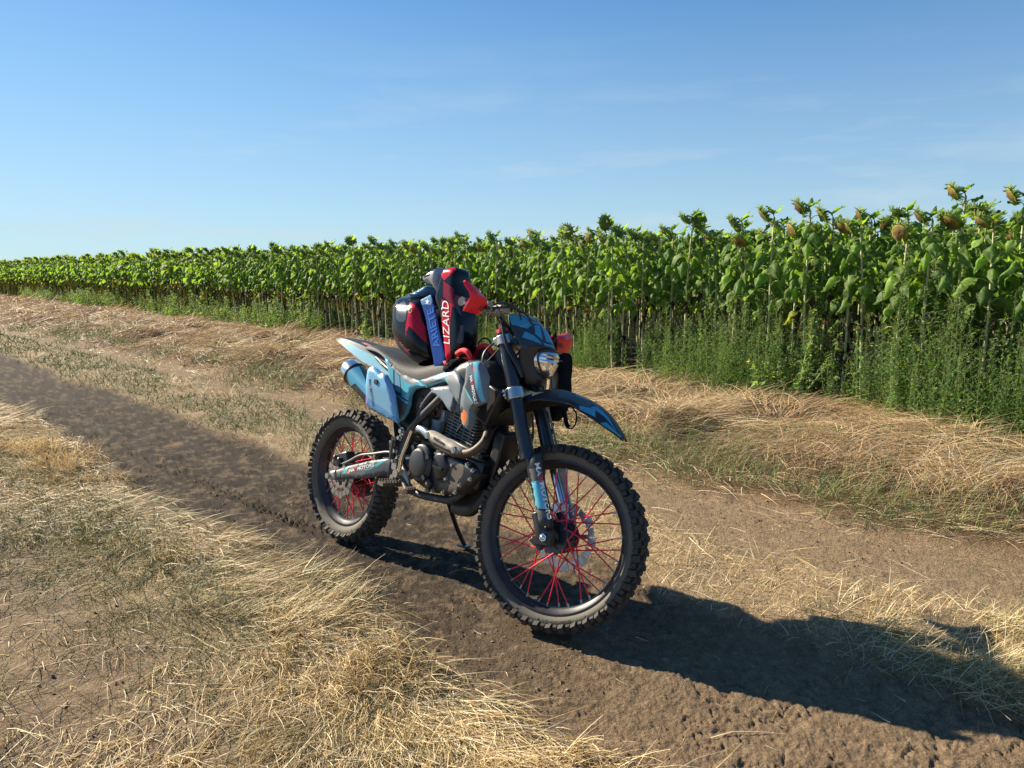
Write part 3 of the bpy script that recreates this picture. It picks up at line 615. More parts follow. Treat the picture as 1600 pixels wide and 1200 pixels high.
spec = [(4.22, 7.11, 1.99, 0.55, 0.1, True, 'tallest sunflower, its golden drooping head highest against the sky'),
        (4.72, 6.95, 1.95, 0.50, 0.0, True, 'tall sunflower with a golden drooping head at the right edge of the photo'),
        (4.55, 7.42, 1.86, 0.70, -0.3, False, 'sunflower with a brown drooping head just beside the tallest sunflower'),
        (3.21, 7.72, 1.83, 0.60, 0.05, True, 'sunflower with a big brown-gold head, left of two smaller green heads'),
        (3.62, 7.78, 1.80, 0.35, 0.1, False, 'first of two sunflowers with small green heads left of the tallest plant'),
        (3.86, 7.80, 1.80, 0.45, 0.1, False, 'second of two sunflowers with small green heads, nearer the tallest plant'),
        (2.05, 8.92, 1.88, 0.85, -0.2, True, 'sunflower with a green and brown head nodding highest over the middle of the field edge'),
        (2.28, 8.95, 1.84, 0.10, -0.6, True, 'sunflower with a bright yellow upright disc above the middle of the field edge'),
        (1.30, 9.50, 1.84, 0.05, -0.5, True, 'sunflower with a golden disc seen edge-on, topmost behind the front fender'),
        (0.76, 9.95, 1.74, 0.05, -1.9, False, 'sunflower showing a round dark brown disc face-on above the red handguard')]
def near_spec(x, y): return any((x - s[0]) ** 2 + (y - s[1]) ** 2 < 0.20 ** 2 for s in spec)
for row in range(0, 46):
    u = 7.0
    while u > -150:
        v = float(v_edge(np.array(u))) + 0.18 + 0.76 * row + rngf.normal(0, 0.05)
        x, y = xy_(u + rngf.normal(0, 0.04), v)
        if y > 1 and -0.86 < x / y < 1.6 and not near_spec(x, y) and not (row == 0 and rngf.random() < 0.10):
            if row < 14 or rngf.random() < (0.55 if row < 26 else 0.35): plants.append((float(x), float(y), row))
        u -= 0.27 + (0.10 if row > 14 else 0)
score = np.array([math.hypot(x, y) + 1.6 * r + (40 if not -0.80 < x / y < 0.80 else 0) for x, y, r in plants])
order = np.argsort(score); NEAR = order[:288]; FARP = order[288:]
VAR = [sf_meshes(100 + k) for k in range(14)]
LABEL = ('front row sunflower, its pale stem bare down to the weeds', 'sunflower crowded behind the front row, only its leafy top showing')
for i in NEAR:
    x, y, r = plants[i]; z = float(HT(np.array([x]), np.array([y]), False)[0])
    sf_object(VAR[rngf.integers(len(VAR))], x, y, z - 0.01, FACE + rngf.normal(0, 0.28), rngf.uniform(0.93, 1.04) * (0.97 + 0.07 * min(1, math.hypot(x, y) / 24)), LABEL[min(r, 1)], 'front row of sunflowers' if r == 0 else 'sunflowers behind the front row')
for k, (x, y, H_, tl, fo, gd_, lab) in enumerate(spec):
    z = float(HT(np.array([x]), np.array([y]), False)[0]); sf_object(sf_meshes(300 + k, tilt=tl, face=0.0, H=H_, gold=gd_), x, y, z, FACE + fo, 1.0, lab)
LODS = []
for k in range(10):
    parts = [g.get() for g in sunflower(500 + k, 1)]; V = []; F = []; C = []; n = 0
    parts[0] = (parts[0][0], parts[0][1], parts[0][2] * 0.42)
    for a, b, c in parts: V.append(a); F.append(b + n); C.append(c); n += len(a)
    LODS.append((np.vstack(V), np.vstack(F), np.vstack(C)))
def scatter(name, protos, pos, rz, sc, mat_, tint=None, label=None, cat=None):
    V = []; F = []; C = []; n = 0; pos = np.asarray(pos)
    for i in range(len(pos)):
        a, b, c = protos[i % len(protos)]; s, co_ = math.sin(rz[i]), math.cos(rz[i])
        V.append(np.stack([(a[:, 0] * co_ - a[:, 1] * s) * sc[i] + pos[i, 0], (a[:, 0] * s + a[:, 1] * co_) * sc[i] + pos[i, 1], a[:, 2] * sc[i] + pos[i, 2]], 1)); F.append(b + n); n += len(a)
        C.append(c if tint is None else c * tint[i])
    o = np_mesh(name, np.vstack(V), np.vstack(F), mat_, np.vstack(C)); tag(o, label, cat, None, 'stuff'); return o
fp = np.array([plants[i][:2] for i in FARP]); rngf.shuffle(fp); fz_ = HT(fp[:, 0], fp[:, 1], False)
scatter('sunflower_crop', LODS, np.column_stack([fp, fz_]), FACE + rngf.normal(0, 0.35, len(fp)), rngf.uniform(0.94, 1.07, len(fp)) * (1.0 + 0.10 * np.clip((np.hypot(fp[:, 0], fp[:, 1]) - 12) / 35, 0, 1)), M['leaf'], rngf.uniform(0.85, 1.2, len(fp)), 'mass of sunflower plants filling the field behind the near rows', 'sunflower crop')
print('sunflowers', len(NEAR), 'far', len(fp))
# ------------------------------------------------------------------ motorcycle
YAW, LEAN, STEER, WB, RAKE = R(-44.287), R(9.244), R(15.736), 1.3479, R(27.0)
RF, RR = 0.3465, 0.328
def Y2(o): o.rotation_euler = (-LEAN, 0, YAW); return o
bike = Y2(empty('motorcycle', (BIKE[0], BIKE[1], 0)))
tag(bike, 'blue and black off-road motorcycle with red spokes, leaning on its side stand', 'motorcycle')
_d = Vector((-math.sin(RAKE), 0, math.cos(RAKE))); _n = Vector((math.cos(RAKE), 0, math.sin(RAKE)))
_o = Vector((WB, 0, RF)) - _n * 0.035
ST = Matrix.Translation(_o) @ Matrix.Rotation(STEER, 4, _d) @ Matrix.Translation(-_o)
def fz(z, dx=0.0): return 1.066 + 0.455 * (0.942 - z) + dx          # fork leg axis
# ---- wheels
def wheel(name, cx, R0, hw, rim_r, disc_side, npitch, xf, disc_r):
    P = tag(empty(name, (0, 0, 0))); P.parent = bike
    c = (cx, 0, R0); ri = rim_r; kh = 0.013; Rc = R0 - kh; mid = (ri + Rc) / 2; hgt = (Rc - ri) / 2
    mb = MB(); prof = []; mats = []
    for k in range(25):
        a = math.pi * (-0.5 + k / 24.0) * 1.0
        # from bead on one side over the crown to the other bead
        t = -1 + 2 * k / 24.0; w = hw * math.copysign(abs(math.sin(t * math.pi * 0.5 * 1.0)) ** 0.85, t)
    ths = [(-1.0 + 2 * k / 24.0) for k in range(25)]
    for t in ths:
        an = t * math.pi * 0.80
        rr = mid + hgt * 1.06 * math.cos(an); yy = hw * math.sin(an)
        prof.append((min(rr, Rc), yy))
    for k in range(24):
        t = abs((ths[k] + ths[k + 1]) / 2); mats.append(1 if t > 0.36 else 0)
    mb.lathe(prof, 120, c=c, mats=mats)
    # raised bead ring on the side wall
    for s in (-1, 1):
        mb.lathe([(ri + 0.008, s * hw * 0.70), (ri + 0.014, s * (hw * 0.80)), (ri + 0.020, s * hw * 0.84)], 120, 1, c=c)
    # knobs
    def knob(ang, phi, lw, ll, h, tilt=0.0, m=0, base=0.0):
        # phi = angle round the tyre section (0 = crown), lw across, ll along
        rr = mid + hgt * 1.06 * math.cos(phi); yy = hw * math.sin(phi); rr = min(rr, Rc)
        er = Vector((math.cos(ang), 0, math.sin(ang))); et = Vector((-math.sin(ang), 0, math.cos(ang))); ey = Vector((0, 1, 0))
        nn = (er * math.cos(phi) + ey * math.sin(phi)).normalized(); ac = (ey * math.cos(phi) - er * math.sin(phi)).normalized()
        tl = (et + ac * tilt).normalized(); ac2 = nn.cross(tl).normalized()
        o = Vector(c) + er * rr + ey * yy + nn * (h * 0.5 - 0.003 + base)
        rot = Matrix((ac2, tl, nn)).transposed()
        mb.box(o, (lw, ll, h), rot, m, taper=0.84)
    for i in range(npitch):
        a = 2 * math.pi * i / npitch; da = math.pi / npitch
        for s in (-1, 1):
            knob(a + (da * 0.5 if s > 0 else 0), s * 1.00, hw * 0.66, 0.024, 0.023, 0.18 * s, 0)
            knob(a + da + (da * 0.5 if s > 0 else 0), s * 1.12, hw * 0.42, 0.016, 0.019, -0.1 * s, 0)
            knob(a + da, s * 0.52, hw * 0.40, 0.018, 0.016, 0)
        if i % 2 == 0: knob(a, 0.0, hw * 0.62, 0.019, 0.0165)
        else:
            knob(a, 0.22, hw * 0.36, 0.019, 0.0165); knob(a, -0.22, hw * 0.36, 0.019, 0.0165)
    # moulded ridges on the side wall
    for i in range(npitch // 2):
        a = 4 * math.pi * i / npitch
        for s in (-1, 1): knob(a, s * 1.72, 0.010, 0.004, 0.004, 0.5, 1)
    mb.build('tyre', [M['rubber'], M['sidewall']], P, smooth=40, xf=xf)
    rb = MB()
    w = hw * 0.60
    rb.lathe([(ri + 0.012, -w), (ri + 0.012, -w - 0.004), (ri - 0.002, -w - 0.005), (ri - 0.006, -w + 0.002), (ri - 0.016, -w * 0.62), (ri - 0.024, -w * 0.30), (ri - 0.026, 0), (ri - 0.024, w * 0.30), (ri - 0.016, w * 0.62), (ri - 0.006, w - 0.002), (ri - 0.002, w + 0.005), (ri + 0.012, w + 0.004), (ri + 0.012, w)], 120, c=c)
    rb.build('rim', M['rim'], P, smooth=30, xf=xf)
    hb = MB()
    hb.lathe([(0.012, -0.062), (0.030, -0.062), (0.031, -0.052), (0.024, -0.050), (0.026, -0.044), (0.062, -0.043), (0.064, -0.036), (0.046, -0.034), (0.027, -0.018), (0.024, 0), (0.027, 0.018), (0.046, 0.034), (0.064, 0.036), (0.062, 0.043), (0.026, 0.044), (0.030, 0.052), (0.030, 0.062), (0.012, 0.062)], 40, c=c)
    for k in range(6):
        a = k * math.pi / 3; hb.cyl((c[0] + 0.043 * math.cos(a), -0.048, c[2] + 0.043 * math.sin(a)), (c[0] + 0.043 * math.cos(a), 0.048, c[2] + 0.043 * math.sin(a)), 0.006, n=8)
    hb.build('hub', M['blackmetal'], P, xf=xf)
    for i in range(36):
        s = -1 if i % 2 else 1; a = 2 * math.pi * (i + 0.25) / 36; sg = 1 if (i // 2) % 2 else -1
        ha = a + sg * 0.95; hr = 0.058
        p0 = Vector((c[0] + hr * math.cos(ha), s * (0.040 + (0.004 if sg > 0 else -0.004)), c[2] + hr * math.sin(ha)))
        p1 = Vector((c[0] + (ri - 0.020) * math.cos(a), s * 0.006, c[2] + (ri - 0.020) * math.sin(a)))
        q = p0.lerp(p1, 0.92)
        sb = MB(); sb.cyl(p0, q, 0.0026, n=8); sb.cyl(q, p1.lerp(p0, -0.01), 0.0038, n=8, m=1)
        sb.build('spoke', [M['spoke'], M['steel']], P, xf=xf)
    db = MB(); ds = disc_side; y = 0.064 * ds; n = 216; v = []; f = []
    for i in range(n):
        a = 2 * math.pi * i / n
        ro = disc_r + 0.0045 * math.copysign(abs(math.cos(9 * a)) ** 0.6, math.cos(9 * a)); rin = disc_r - 0.030 + 0.003 * math.cos(18 * a)
        for rr, yy in ((ro, y - 0.002), (ro, y + 0.002), (rin, y + 0.002), (rin, y - 0.002)): v.append((c[0] + rr * math.cos(a), yy, c[2] + rr * math.sin(a)))
    for i in range(n):
        for k in range(4):
            a_, b_ = i * 4 + k, ((i + 1) % n) * 4 + k; a2, b2 = i * 4 + (k + 1) % 4, ((i + 1) % n) * 4 + (k + 1) % 4
            # slots through the disc face
            if k in (1, 3) and (i % 12) in (5, 6): continue
            f.append((a_, b_, b2, a2))
    db.add(v, f)
    for k in range(6):
        a = 2 * math.pi * k / 6 + 0.2
        db.box((c[0] + (disc_r + 0.015) / 2 * math.cos(a), y, c[2] + (disc_r + 0.015) / 2 * math.sin(a)), (disc_r - 0.06, 0.005, 0.016), Matrix.Rotation(-a, 3, 'Y'))
    db.lathe([(0.048, y - 0.003), (0.062, y - 0.003), (0.062, y + 0.003), (0.048, y + 0.003), (0.048, y - 0.003)], 40, c=(c[0], 0, c[2]))
    db.build('brake_disc', M['steel'], P, smooth=0, xf=xf)
    return P
fw = wheel('front_wheel', WB, RF, 0.044, 0.2800, 1, 40, ST, 0.125)
rw = wheel('rear_wheel', 0.0, RR, 0.053, 0.2430, -1, 34, None, 0.108)
def arc_text(s, P, c, r, a0, a1, y, h, xf):
    def place(u, w):
        a = a0 + (a1 - a0) * u / u.max(); rr = r + w
        return np.stack([c[0] + rr * np.cos(a), np.full(len(a), y), c[1] + rr * np.sin(a)], 1).tolist()
    return lettering(s, P, [M['rubber']], place, 1.0, h, xf=xf, bold=0.01)
arc_text('80/100-21', fw, (WB, RF), 0.2985, R(-64), R(-86), -0.0465, 0.014, ST)
# ---- front fork
fork = tag(empty('front_fork')); fork.parent = bike
for s in (-1, 1):
    y = 0.1 * s
    mb = MB()
    mb.tube([(fz(1.075), y, 1.075), (fz(1.03), y, 1.03), (fz(0.85), y, 0.85), (fz(0.63), y, 0.63)], [0.0265, 0.0265, 0.0275, 0.0290], 24, 0)
    mb.tube([(fz(0.636), y, 0.636), (fz(0.612), y, 0.612)], [0.0305, 0.0305], 24, 0)
    mb.build('fork_tube', M['blackmetal'], fork, xf=ST)
    cb = MB(); cb.cyl((fz(1.088), y, 1.088), (fz(1.074), y, 1.074), 0.024, n=20); cb.cyl((fz(1.098), y, 1.098), (fz(1.087), y, 1.087), 0.012, n=6)
    cb.build('fork_cap', M['redprint'], fork, xf=ST)
    lb = MB(); lb.cyl((fz(0.63, 0.006), y, 0.63), (fz(0.40, 0.016), y, 0.40), 0.0195, n=20); lb.build('fork_slider', M['blackmetal'] if s < 0 else M['chrome'], fork, xf=ST)
    lug = MB()
    lug.tube([(fz(0.43), y, 0.43), (fz(0.37), y, 0.37), (WB - 0.012, y, 0.338)], [0.026, 0.028, 0.024], 18, 3)
    lug.box((WB - 0.004, y, 0.344), (0.066, 0.040, 0.056), Matrix.Rotation(-0.1, 3, 'Y')); lug.box((WB - 0.03, y, 0.318), (0.055, 0.034, 0.022), Matrix.Rotation(0.5, 3, 'Y'))
    lug.build('axle_lug', M['black'], fork, bevel=0.004, xf=ST)
gd, gf = relief('fork_guard', mm('guardR'), 0.128, [M['black'], M['midgrey'], M['blue'], M['darkline'], M['greygraph']], fork, [(mm('guardR_mid'), 1), (mm('guardR_blue'), 2), (mm('guardR_camo', 1), 1)], side=-1, sp=0.012, edge=0.024, drop=0.022, depth=0.012, xf=ST)
side_text('MAXMOTORS', gd, [M['white'], M['redprint']], (1.262, 0.601), (1.352, 0.412), 0.0165, gf, red=(2, 3), xf=ST, bold=0.03)
gl, gfl = relief('fork_guard', mm('guardR'), 0.128, [M['white'], M['orange'], M['holo'], M['darkline']], fork, [(mm('guardR_mid'), 1), (mm('guardR_blue'), 2), (mm('guardR_camo', 1), 3)], side=1, sp=0.014, edge=0.024, drop=0.022, depth=0.012, xf=ST)
ax = MB(); ax.cyl((WB, -0.122, RF), (WB, 0.122, RF), 0.0105, n=16); ax.cyl((WB, -0.130, RF), (WB, -0.118, RF), 0.0145, n=6); ax.ball((WB, -0.130, RF), (0.010, 0.006, 0.010), 8)
ax.build('axle', M['chrome'], fork, xf=ST)
for z, hh, w in ((0.845, 0.042, 0.036), (1.045, 0.034, 0.034)):
    cl = MB()
    for s in (-1, 1):
        e = Vector((fz(z + hh / 2), 0.1 * s, z + hh / 2)); b = Vector((fz(z - hh / 2), 0.1 * s, z - hh / 2))
        cl.cyl(e, b, w, n=24)
        cl.box((fz(z) - 0.034, 0.1 * s - 0.006 * s, z - 0.004), (0.030, 0.020, hh * 0.9), Matrix.Rotation(-0.42, 3, 'Y'))
    cl.box((fz(z) - 0.018, 0, z + 0.002), (0.070, 0.175, hh * 0.8), Matrix.Rotation(-0.42, 3, 'Y'))
    cl.build('triple_clamp', M['steel'], fork, bevel=0.003, xf=ST)
for s in (-1, 1):
    for z in (0.853, 0.837): MB().cyl((fz(z) - 0.040, 0.118 * s, z - 0.004), (fz(z) - 0.040, 0.086 * s, z - 0.004), 0.0058, n=6).build('clamp_bolt', M['steel'], fork, xf=ST)
# brake caliper and hoses
cal = MB(); cal.box((WB - 0.105, 0.068, RF + 0.045), (0.075, 0.05, 0.05), Matrix.Rotation(0.6, 3, 'Y')); cal.box((WB - 0.07, 0.085, RF + 0.03), (0.08, 0.02, 0.03), Matrix.Rotation(0.6, 3, 'Y'))
cal.build('brake_caliper', M['black'], fork, bevel=0.006, xf=ST)
hs = MB(); hs.tube([(1.17, 0.06, 0.96), (1.175, 0.075, 0.90), (1.16, 0.095, 0.83), (1.20, 0.12, 0.72), (1.245, 0.135, 0.60), (1.262, 0.13, 0.50), (1.25, 0.10, 0.40)], 0.0048, 8)
hs.build('brake_hose', M['greycable'], fork, xf=ST)
# ---- front fender
def loft_sheet(rows, ns, thick, decals, mats, name, parent, xf, sp=0.03, prof=None, sharp=35):
    """rows: list of (ridge (x,z), half width, edge (x,z)); decals polygons in (s,t), s across -1..1, t along 0..1"""
    ol = [(-1, 0), (1, 0), (1, 1), (-1, 1)]
    Pp, F, mi, _ = cdt(ol, [(p, k) for p, k in decals], sp)
    K = len(rows) - 1
    cr = crom([(r[0][0], r[0][1], 0) for r in rows], 12); ce = crom([(r[2][0], r[2][1], r[1]) for r in rows], 12)
    cr = np.array([tuple(q) for q in cr]); ce = np.array([tuple(q) for q in ce]); tt = np.linspace(0, 1, len(cr))
    def mp_(p, off=0.0):
        s, t = p[:, 0], p[:, 1]
        rx = np.interp(t, tt, cr[:, 0]); rz = np.interp(t, tt, cr[:, 1]); ex = np.interp(t, tt, ce[:, 0]); ez = np.interp(t, tt, ce[:, 1]); w = np.interp(t, tt, ce[:, 2])
        a = np.abs(s); k = prof(a) if prof else a ** 2.2
        return np.stack([rx + (ex - rx) * k, w * s, rz + (ez - rz) * k], 1)
    V = mp_(Pp)
    mb = MB(); mb.add(V.tolist(), [tuple(int(i) for i in f) for f in F], [int(i) for i in mi])
    o = mb.build(name, mats, parent, smooth=sharp, xf=xf)
    sm = o.modifiers.new('thickness', 'SOLIDIFY'); sm.thickness = thick; sm.offset = 0
    return o, mp_
frows = [((0.985, 0.690), 0.050, (0.975, 0.665)), ((1.035, 0.775), 0.060, (1.02, 0.742)), ((1.11, 0.845), 0.072, (1.10, 0.800)), ((1.20, 0.887), 0.084, (1.20, 0.836)), ((1.262, 0.893), 0.088, (1.285, 0.840)), ((1.315, 0.887), 0.088, (1.345, 0.836)), ((1.375, 0.872), 0.082, (1.388, 0.818)), ((1.422, 0.855), 0.074, (1.432, 0.800)), ((1.472, 0.824), 0.062, (1.482, 0.778)), ((1.514, 0.783), 0.044, (1.524, 0.757)), ((1.540, 0.750), 0.018, (1.543, 0.742))]
def sym(p, k): return [(p, k), ([(-a, b) for a, b in p][::-1], k)]
fd = []
fd += sym([(-0.80, 0.40), (-0.10, 0.40), (-0.06, 0.62), (-0.30, 0.80), (-0.80, 0.60)], 1)
fd += sym([(-0.55, 0.545), (-0.16, 0.50), (-0.10, 0.60), (-0.34, 0.62), (-0.42, 0.60)], 2)
fd += sym([(-0.60, 0.66), (-0.22, 0.64), (-0.14, 0.72), (-0.38, 0.70)], 2)
fd += sym([(-0.97, 0.58), (-0.86, 0.57), (-0.62, 0.70), (-0.90, 0.72)], 3)
fd += sym([(-0.66, 0.66), (-0.40, 0.70), (-0.45, 0.80), (-0.80, 0.90), (-0.62, 0.78)], 3)
fd += sym([(-0.98, 0.76), (-0.80, 0.80), (-0.80, 0.95), (-0.97, 0.94)], 3)
for k in range(6): fd += sym([(-0.78 + 0.016 * k, 0.45 + 0.014 * k), (-0.62, 0.45 + 0.014 * k), (-0.60 - 0.01 * k, 0.458 + 0.014 * k), (-0.78, 0.458 + 0.014 * k)], 2)
ff, _ = loft_sheet(frows, 9, 0.006, fd, [M['black'], M['midgrey'], M['darkline'], M['deepblue']], 'front_fender', bike, ST, 0.05)
# ---- headlight mask, headlight
mrows = [((1.066, 1.168), 0.098, (1.012, 1.152)), ((1.098, 1.150), 0.108, (1.026, 1.122)), ((1.132, 1.124), 0.112, (1.048, 1.092)), ((1.166, 1.086), 0.110, (1.078, 1.058)), ((1.190, 1.048), 0.104, (1.104, 1.026))]
md = []
md += sym([(-0.97, 0.03), (-0.62, 0.05), (-0.46, 0.40), (-0.66, 0.52), (-0.95, 0.36)], 1)
md += sym([(-0.56, 0.04), (-0.03, 0.03), (-0.02, 0.36), (-0.40, 0.36)], 1)
md += sym([(-0.40, 0.42), (-0.20, 0.42), (-0.42, 0.80), (-0.56, 0.66)], 1)
md += sym([(-0.13, 0.42), (-0.03, 0.44), (-0.03, 0.84), (-0.30, 0.82)], 1)
md += sym([(-0.74, 0.58), (-0.60, 0.70), (-0.50, 0.90), (-0.88, 0.72)], 1)
md += sym([(-0.44, 0.86), (-0.06, 0.90), (-0.04, 0.97), (-0.40, 0.95)], 1)
mask, mmap = loft_sheet(mrows, 9, 0.004, md, [M['darkline'], M['deepblue']], 'headlight_mask', bike, ST, 0.06, prof=lambda a: np.where(a < 0.55, 0.30 * (a / 0.55) ** 1.6, 0.30 + 0.70 * (a - 0.55) / 0.45))
def mtext(u, w):
    s = -0.44 + 0.86 * u / u.max(); t = 0.31 - w
    return (mmap(np.stack([s, t], 1)) + np.array([0.003, 0, 0.0035])).tolist()
lettering('MAXMOTORS', mask, [M['darkline'], M['redprint']], mtext, 1.0, 0.20, red=(2, 3), xf=ST)
lrows = [((1.188, 1.052), 0.100, (1.098, 1.032)), ((1.172, 1.03), 0.097, (1.092, 1.01)), ((1.165, 0.99), 0.088, (1.088, 0.975)), ((1.160, 0.95), 0.076, (1.098, 0.945)), ((1.172, 0.925), 0.060, (1.115, 0.918)), ((1.160, 0.900), 0.042, (1.112, 0.894))]
lower, _ = loft_sheet(lrows, 9, 0.006, [], [M['black']], 'mask_shell', bike, ST, 0.10, prof=lambda a: a ** 3)
sd2 = []
for s in (-1, 1):
    pl = MB(); pl.tube([(1.00, 0.112 * s, 1.12), (1.045, 0.114 * s, 1.03), (1.09, 0.100 * s, 0.97), (1.12, 0.085 * s, 0.915)], [0.016, 0.022, 0.024, 0.012], 10, 5, flat=0.4)
    pl.tube([(1.02, 0.108 * s, 1.06), (1.08, 0.106 * s, 1.035)], [0.006, 0.006], 8, 0)
    pl.build('mask_stay', M['black'], lower, xf=ST)
hl_o = [(-0.060, 1.030), (-0.030, 1.036), (0.030, 1.036), (0.060, 1.030), (0.066, 1.000), (0.056, 0.970), (0.034, 0.944), (0, 0.936), (-0.034, 0.944), (-0.056, 0.970), (-0.066, 1.000)]
hin = [(-0.048, 1.02), (0.048, 1.02), (0.05, 0.995), (0.0, 0.972), (-0.05, 0.995)]
def hmap(q): return (1.212 - 10.0 * q[0] ** 2 - 0.35 * max(0.0, 0.985 - q[2]) + q[1], q[0], q[2])
hlo, _ = relief('headlight', chaikin(hl_o, 2), 0.0, [M['glass'], M['chrome']], mask, [(hin, 1)], side=1, sp=0.006, edge=0.012, drop=0.012, depth=0.045, xf=ST, mapfn=hmap, fn=lambda p, d: 0.004 * np.sin(p[:, 1] * 420) * (p[:, 1] > 0.985))
rim_ = MB(); rim_.tube([hmap((a * 1.05, -0.006, 0.986 + (b - 0.986) * 1.06)) for a, b in chaikin(hl_o, 1)], 0.0035, 8, 2, closed=True); rim_.build('headlight_rim', M['black'], mask, xf=ST)
# ---- handlebar
hbar = tag(empty('handlebar')); hbar.parent = bike
GR, GL = 0.03, 0.0
hb_pts = [(0.974, -0.372, 1.132), (0.985, -0.30, 1.136), (1.01, -0.21, 1.142), (1.01, -0.13, 1.118), (1.005, -0.05, 1.098), (1.005, 0.05, 1.098), (1.01, 0.13, 1.118), (1.01, 0.21, 1.142), (0.985, 0.30, 1.136), (0.974, 0.372, 1.132)]
mb = MB(); mb.tube(hb_pts, 0.0125, 12, 5); mb.build('bar', M['blackmetal'], hbar, xf=ST)
mb = MB()
for s in (-1, 1): mb.box((1.0, 0.05 * s, 1.085), (0.04, 0.03, 0.055)); mb.box((1.005, 0.05 * s, 1.112), (0.042, 0.032, 0.014))
mb.build('bar_clamps', M['black'], hbar, bevel=0.003, xf=ST)
for s in (-1, 1):
    g = MB(); g.tube([(0.984, 0.285 * s, 1.136), (0.973, 0.375 * s, 1.132)], [0.0172, 0.0172], 16, 0); g.cyl((0.985, 0.282 * s, 1.1362), (0.986, 0.276 * s, 1.1364), 0.021, n=16); g.build('grip', M['cable'], hbar, xf=ST)
    lv = MB(); lv.tube([(1.012, 0.225 * s, 1.142), (1.012, 0.262 * s, 1.138), (1.012, 0.32 * s, 1.130), (1.002, 0.39 * s, 1.122), (1.008, 0.408 * s, 1.120)], [0.008, 0.007, 0.006, 0.005, 0.006], 8, 5); lv.build('lever', M['steel'], hbar, xf=ST)
    pc = MB(); pc.box((1.012, 0.20 * s, 1.142), (0.036, 0.042, 0.034), Matrix.Rotation(0.2 * s, 3, 'X')); pc.box((1.006, 0.255 * s, 1.145), (0.036, 0.034, 0.038))
    if s < 0: pc.box((1.02, 0.17 * s, 1.155), (0.045, 0.055, 0.026), Matrix.Rotation(-0.2, 3, 'Z'))
    pc.build('brake_cylinder' if s < 0 else 'clutch_perch', M['black'] if s > 0 else M['alu'], hbar, bevel=0.004, xf=ST)
hgR = [(-0.475, 1.196), (-0.44, 1.194), (-0.385, 1.176), (-0.305, 1.158), (-0.268, 1.146), (-0.262, 1.130), (-0.295, 1.106), (-0.362, 1.098), (-0.434, 1.090), (-0.452, 1.088), (-0.444, 1.134), (-0.460, 1.166)]
def hgmap(s):
    def f(q):
        a = abs(q[0]); back = 0.9 * max(0.0, 0.345 - a) ** 1.2 + 0.25 * max(0.0, a - 0.40)
        return (1.050 - back + q[1] - 0.5 * abs(q[2] - 1.14) ** 1.2, q[0], q[2])
    return f
hsh = [(-0.440, 1.190), (-0.385, 1.172), (-0.305, 1.155), (-0.268, 1.146), (-0.30, 1.143), (-0.38, 1.150)]
for s in (-1, 1):
    ol = [((a + 0.03) * -s, b) if s < 0 else (-a * 1.06, 1.14 + (b - 1.14) * 1.2) for a, b in hgR]
    hg, hfn = relief('handguard', chaikin(ol, 1), 0.0, [M['red']], hbar, [], side=1, sp=0.012, edge=0.02, drop=0.010, depth=0.007, xf=ST, mapfn=hgmap(s), fn=lambda p, d: 0.012 * np.exp(-((p[:, 1] - 1.150 - 0.02 * (np.abs(p[:, 0]) - 0.35)) / 0.012) ** 2))
    f_ = hgmap(s)
    def htext(u, w, s=s):
        yy = (-0.372 if s < 0 else 0.272) + u; zz = 1.112 + w + (0.0 if s < 0 else 0.0)
        return [f_((float(a), 0.0035, float(b))) for a, b in zip(yy, zz)]
    # the word faces forward, so it reads from the rider's right to left
    def htext2(u, w, s=s):
        y0 = -0.365 if s < 0 else 0.285
        return [f_((y0 + float(a), 0.0145 - (0.012 if True else 0), 1.108 + float(b))) for a, b in zip(u, w)]
    lettering('ACERBIS', hg, [M['darkline']], htext2, 0.085, 0.018, bold=0.03, xf=ST)
    br = MB(); br.tube([(1.045, 0.30 * s, 1.13), (1.02, 0.27 * s, 1.135), (1.005, 0.245 * s, 1.142)], 0.008, 8, 4); br.build('handguard_bracket', M['black'], hg, xf=ST)
cb = MB()
cb.tube([(1.02, -0.23, 1.146), (1.065, -0.17, 1.165), (1.095, -0.08, 1.15), (1.09, 0.0, 1.08), (1.06, 0.05, 0.98)], 0.0042, 8)
cb.tube([(1.01, -0.24, 1.15), (1.04, -0.19, 1.178), (1.06, -0.12, 1.17), (1.05, -0.06, 1.12), (0.98, -0.06, 1.02), (0.92, -0.05, 0.95)], 0.0036, 8)
cb.tube([(1.02, 0.24, 1.148), (1.06, 0.17, 1.16), (1.04, 0.08, 1.10), (0.99, 0.05, 1.0), (0.93, 0.05, 0.9)], 0.0042, 8)
cb.tube([(0.985, -0.09, 1.05), (0.955, -0.125, 0.99), (0.965, -0.135, 0.93), (1.0, -0.115, 0.885), (0.97, -0.08, 0.84)], 0.0042, 8)
cb.build('control_cables', M['cable'], hbar, xf=ST)
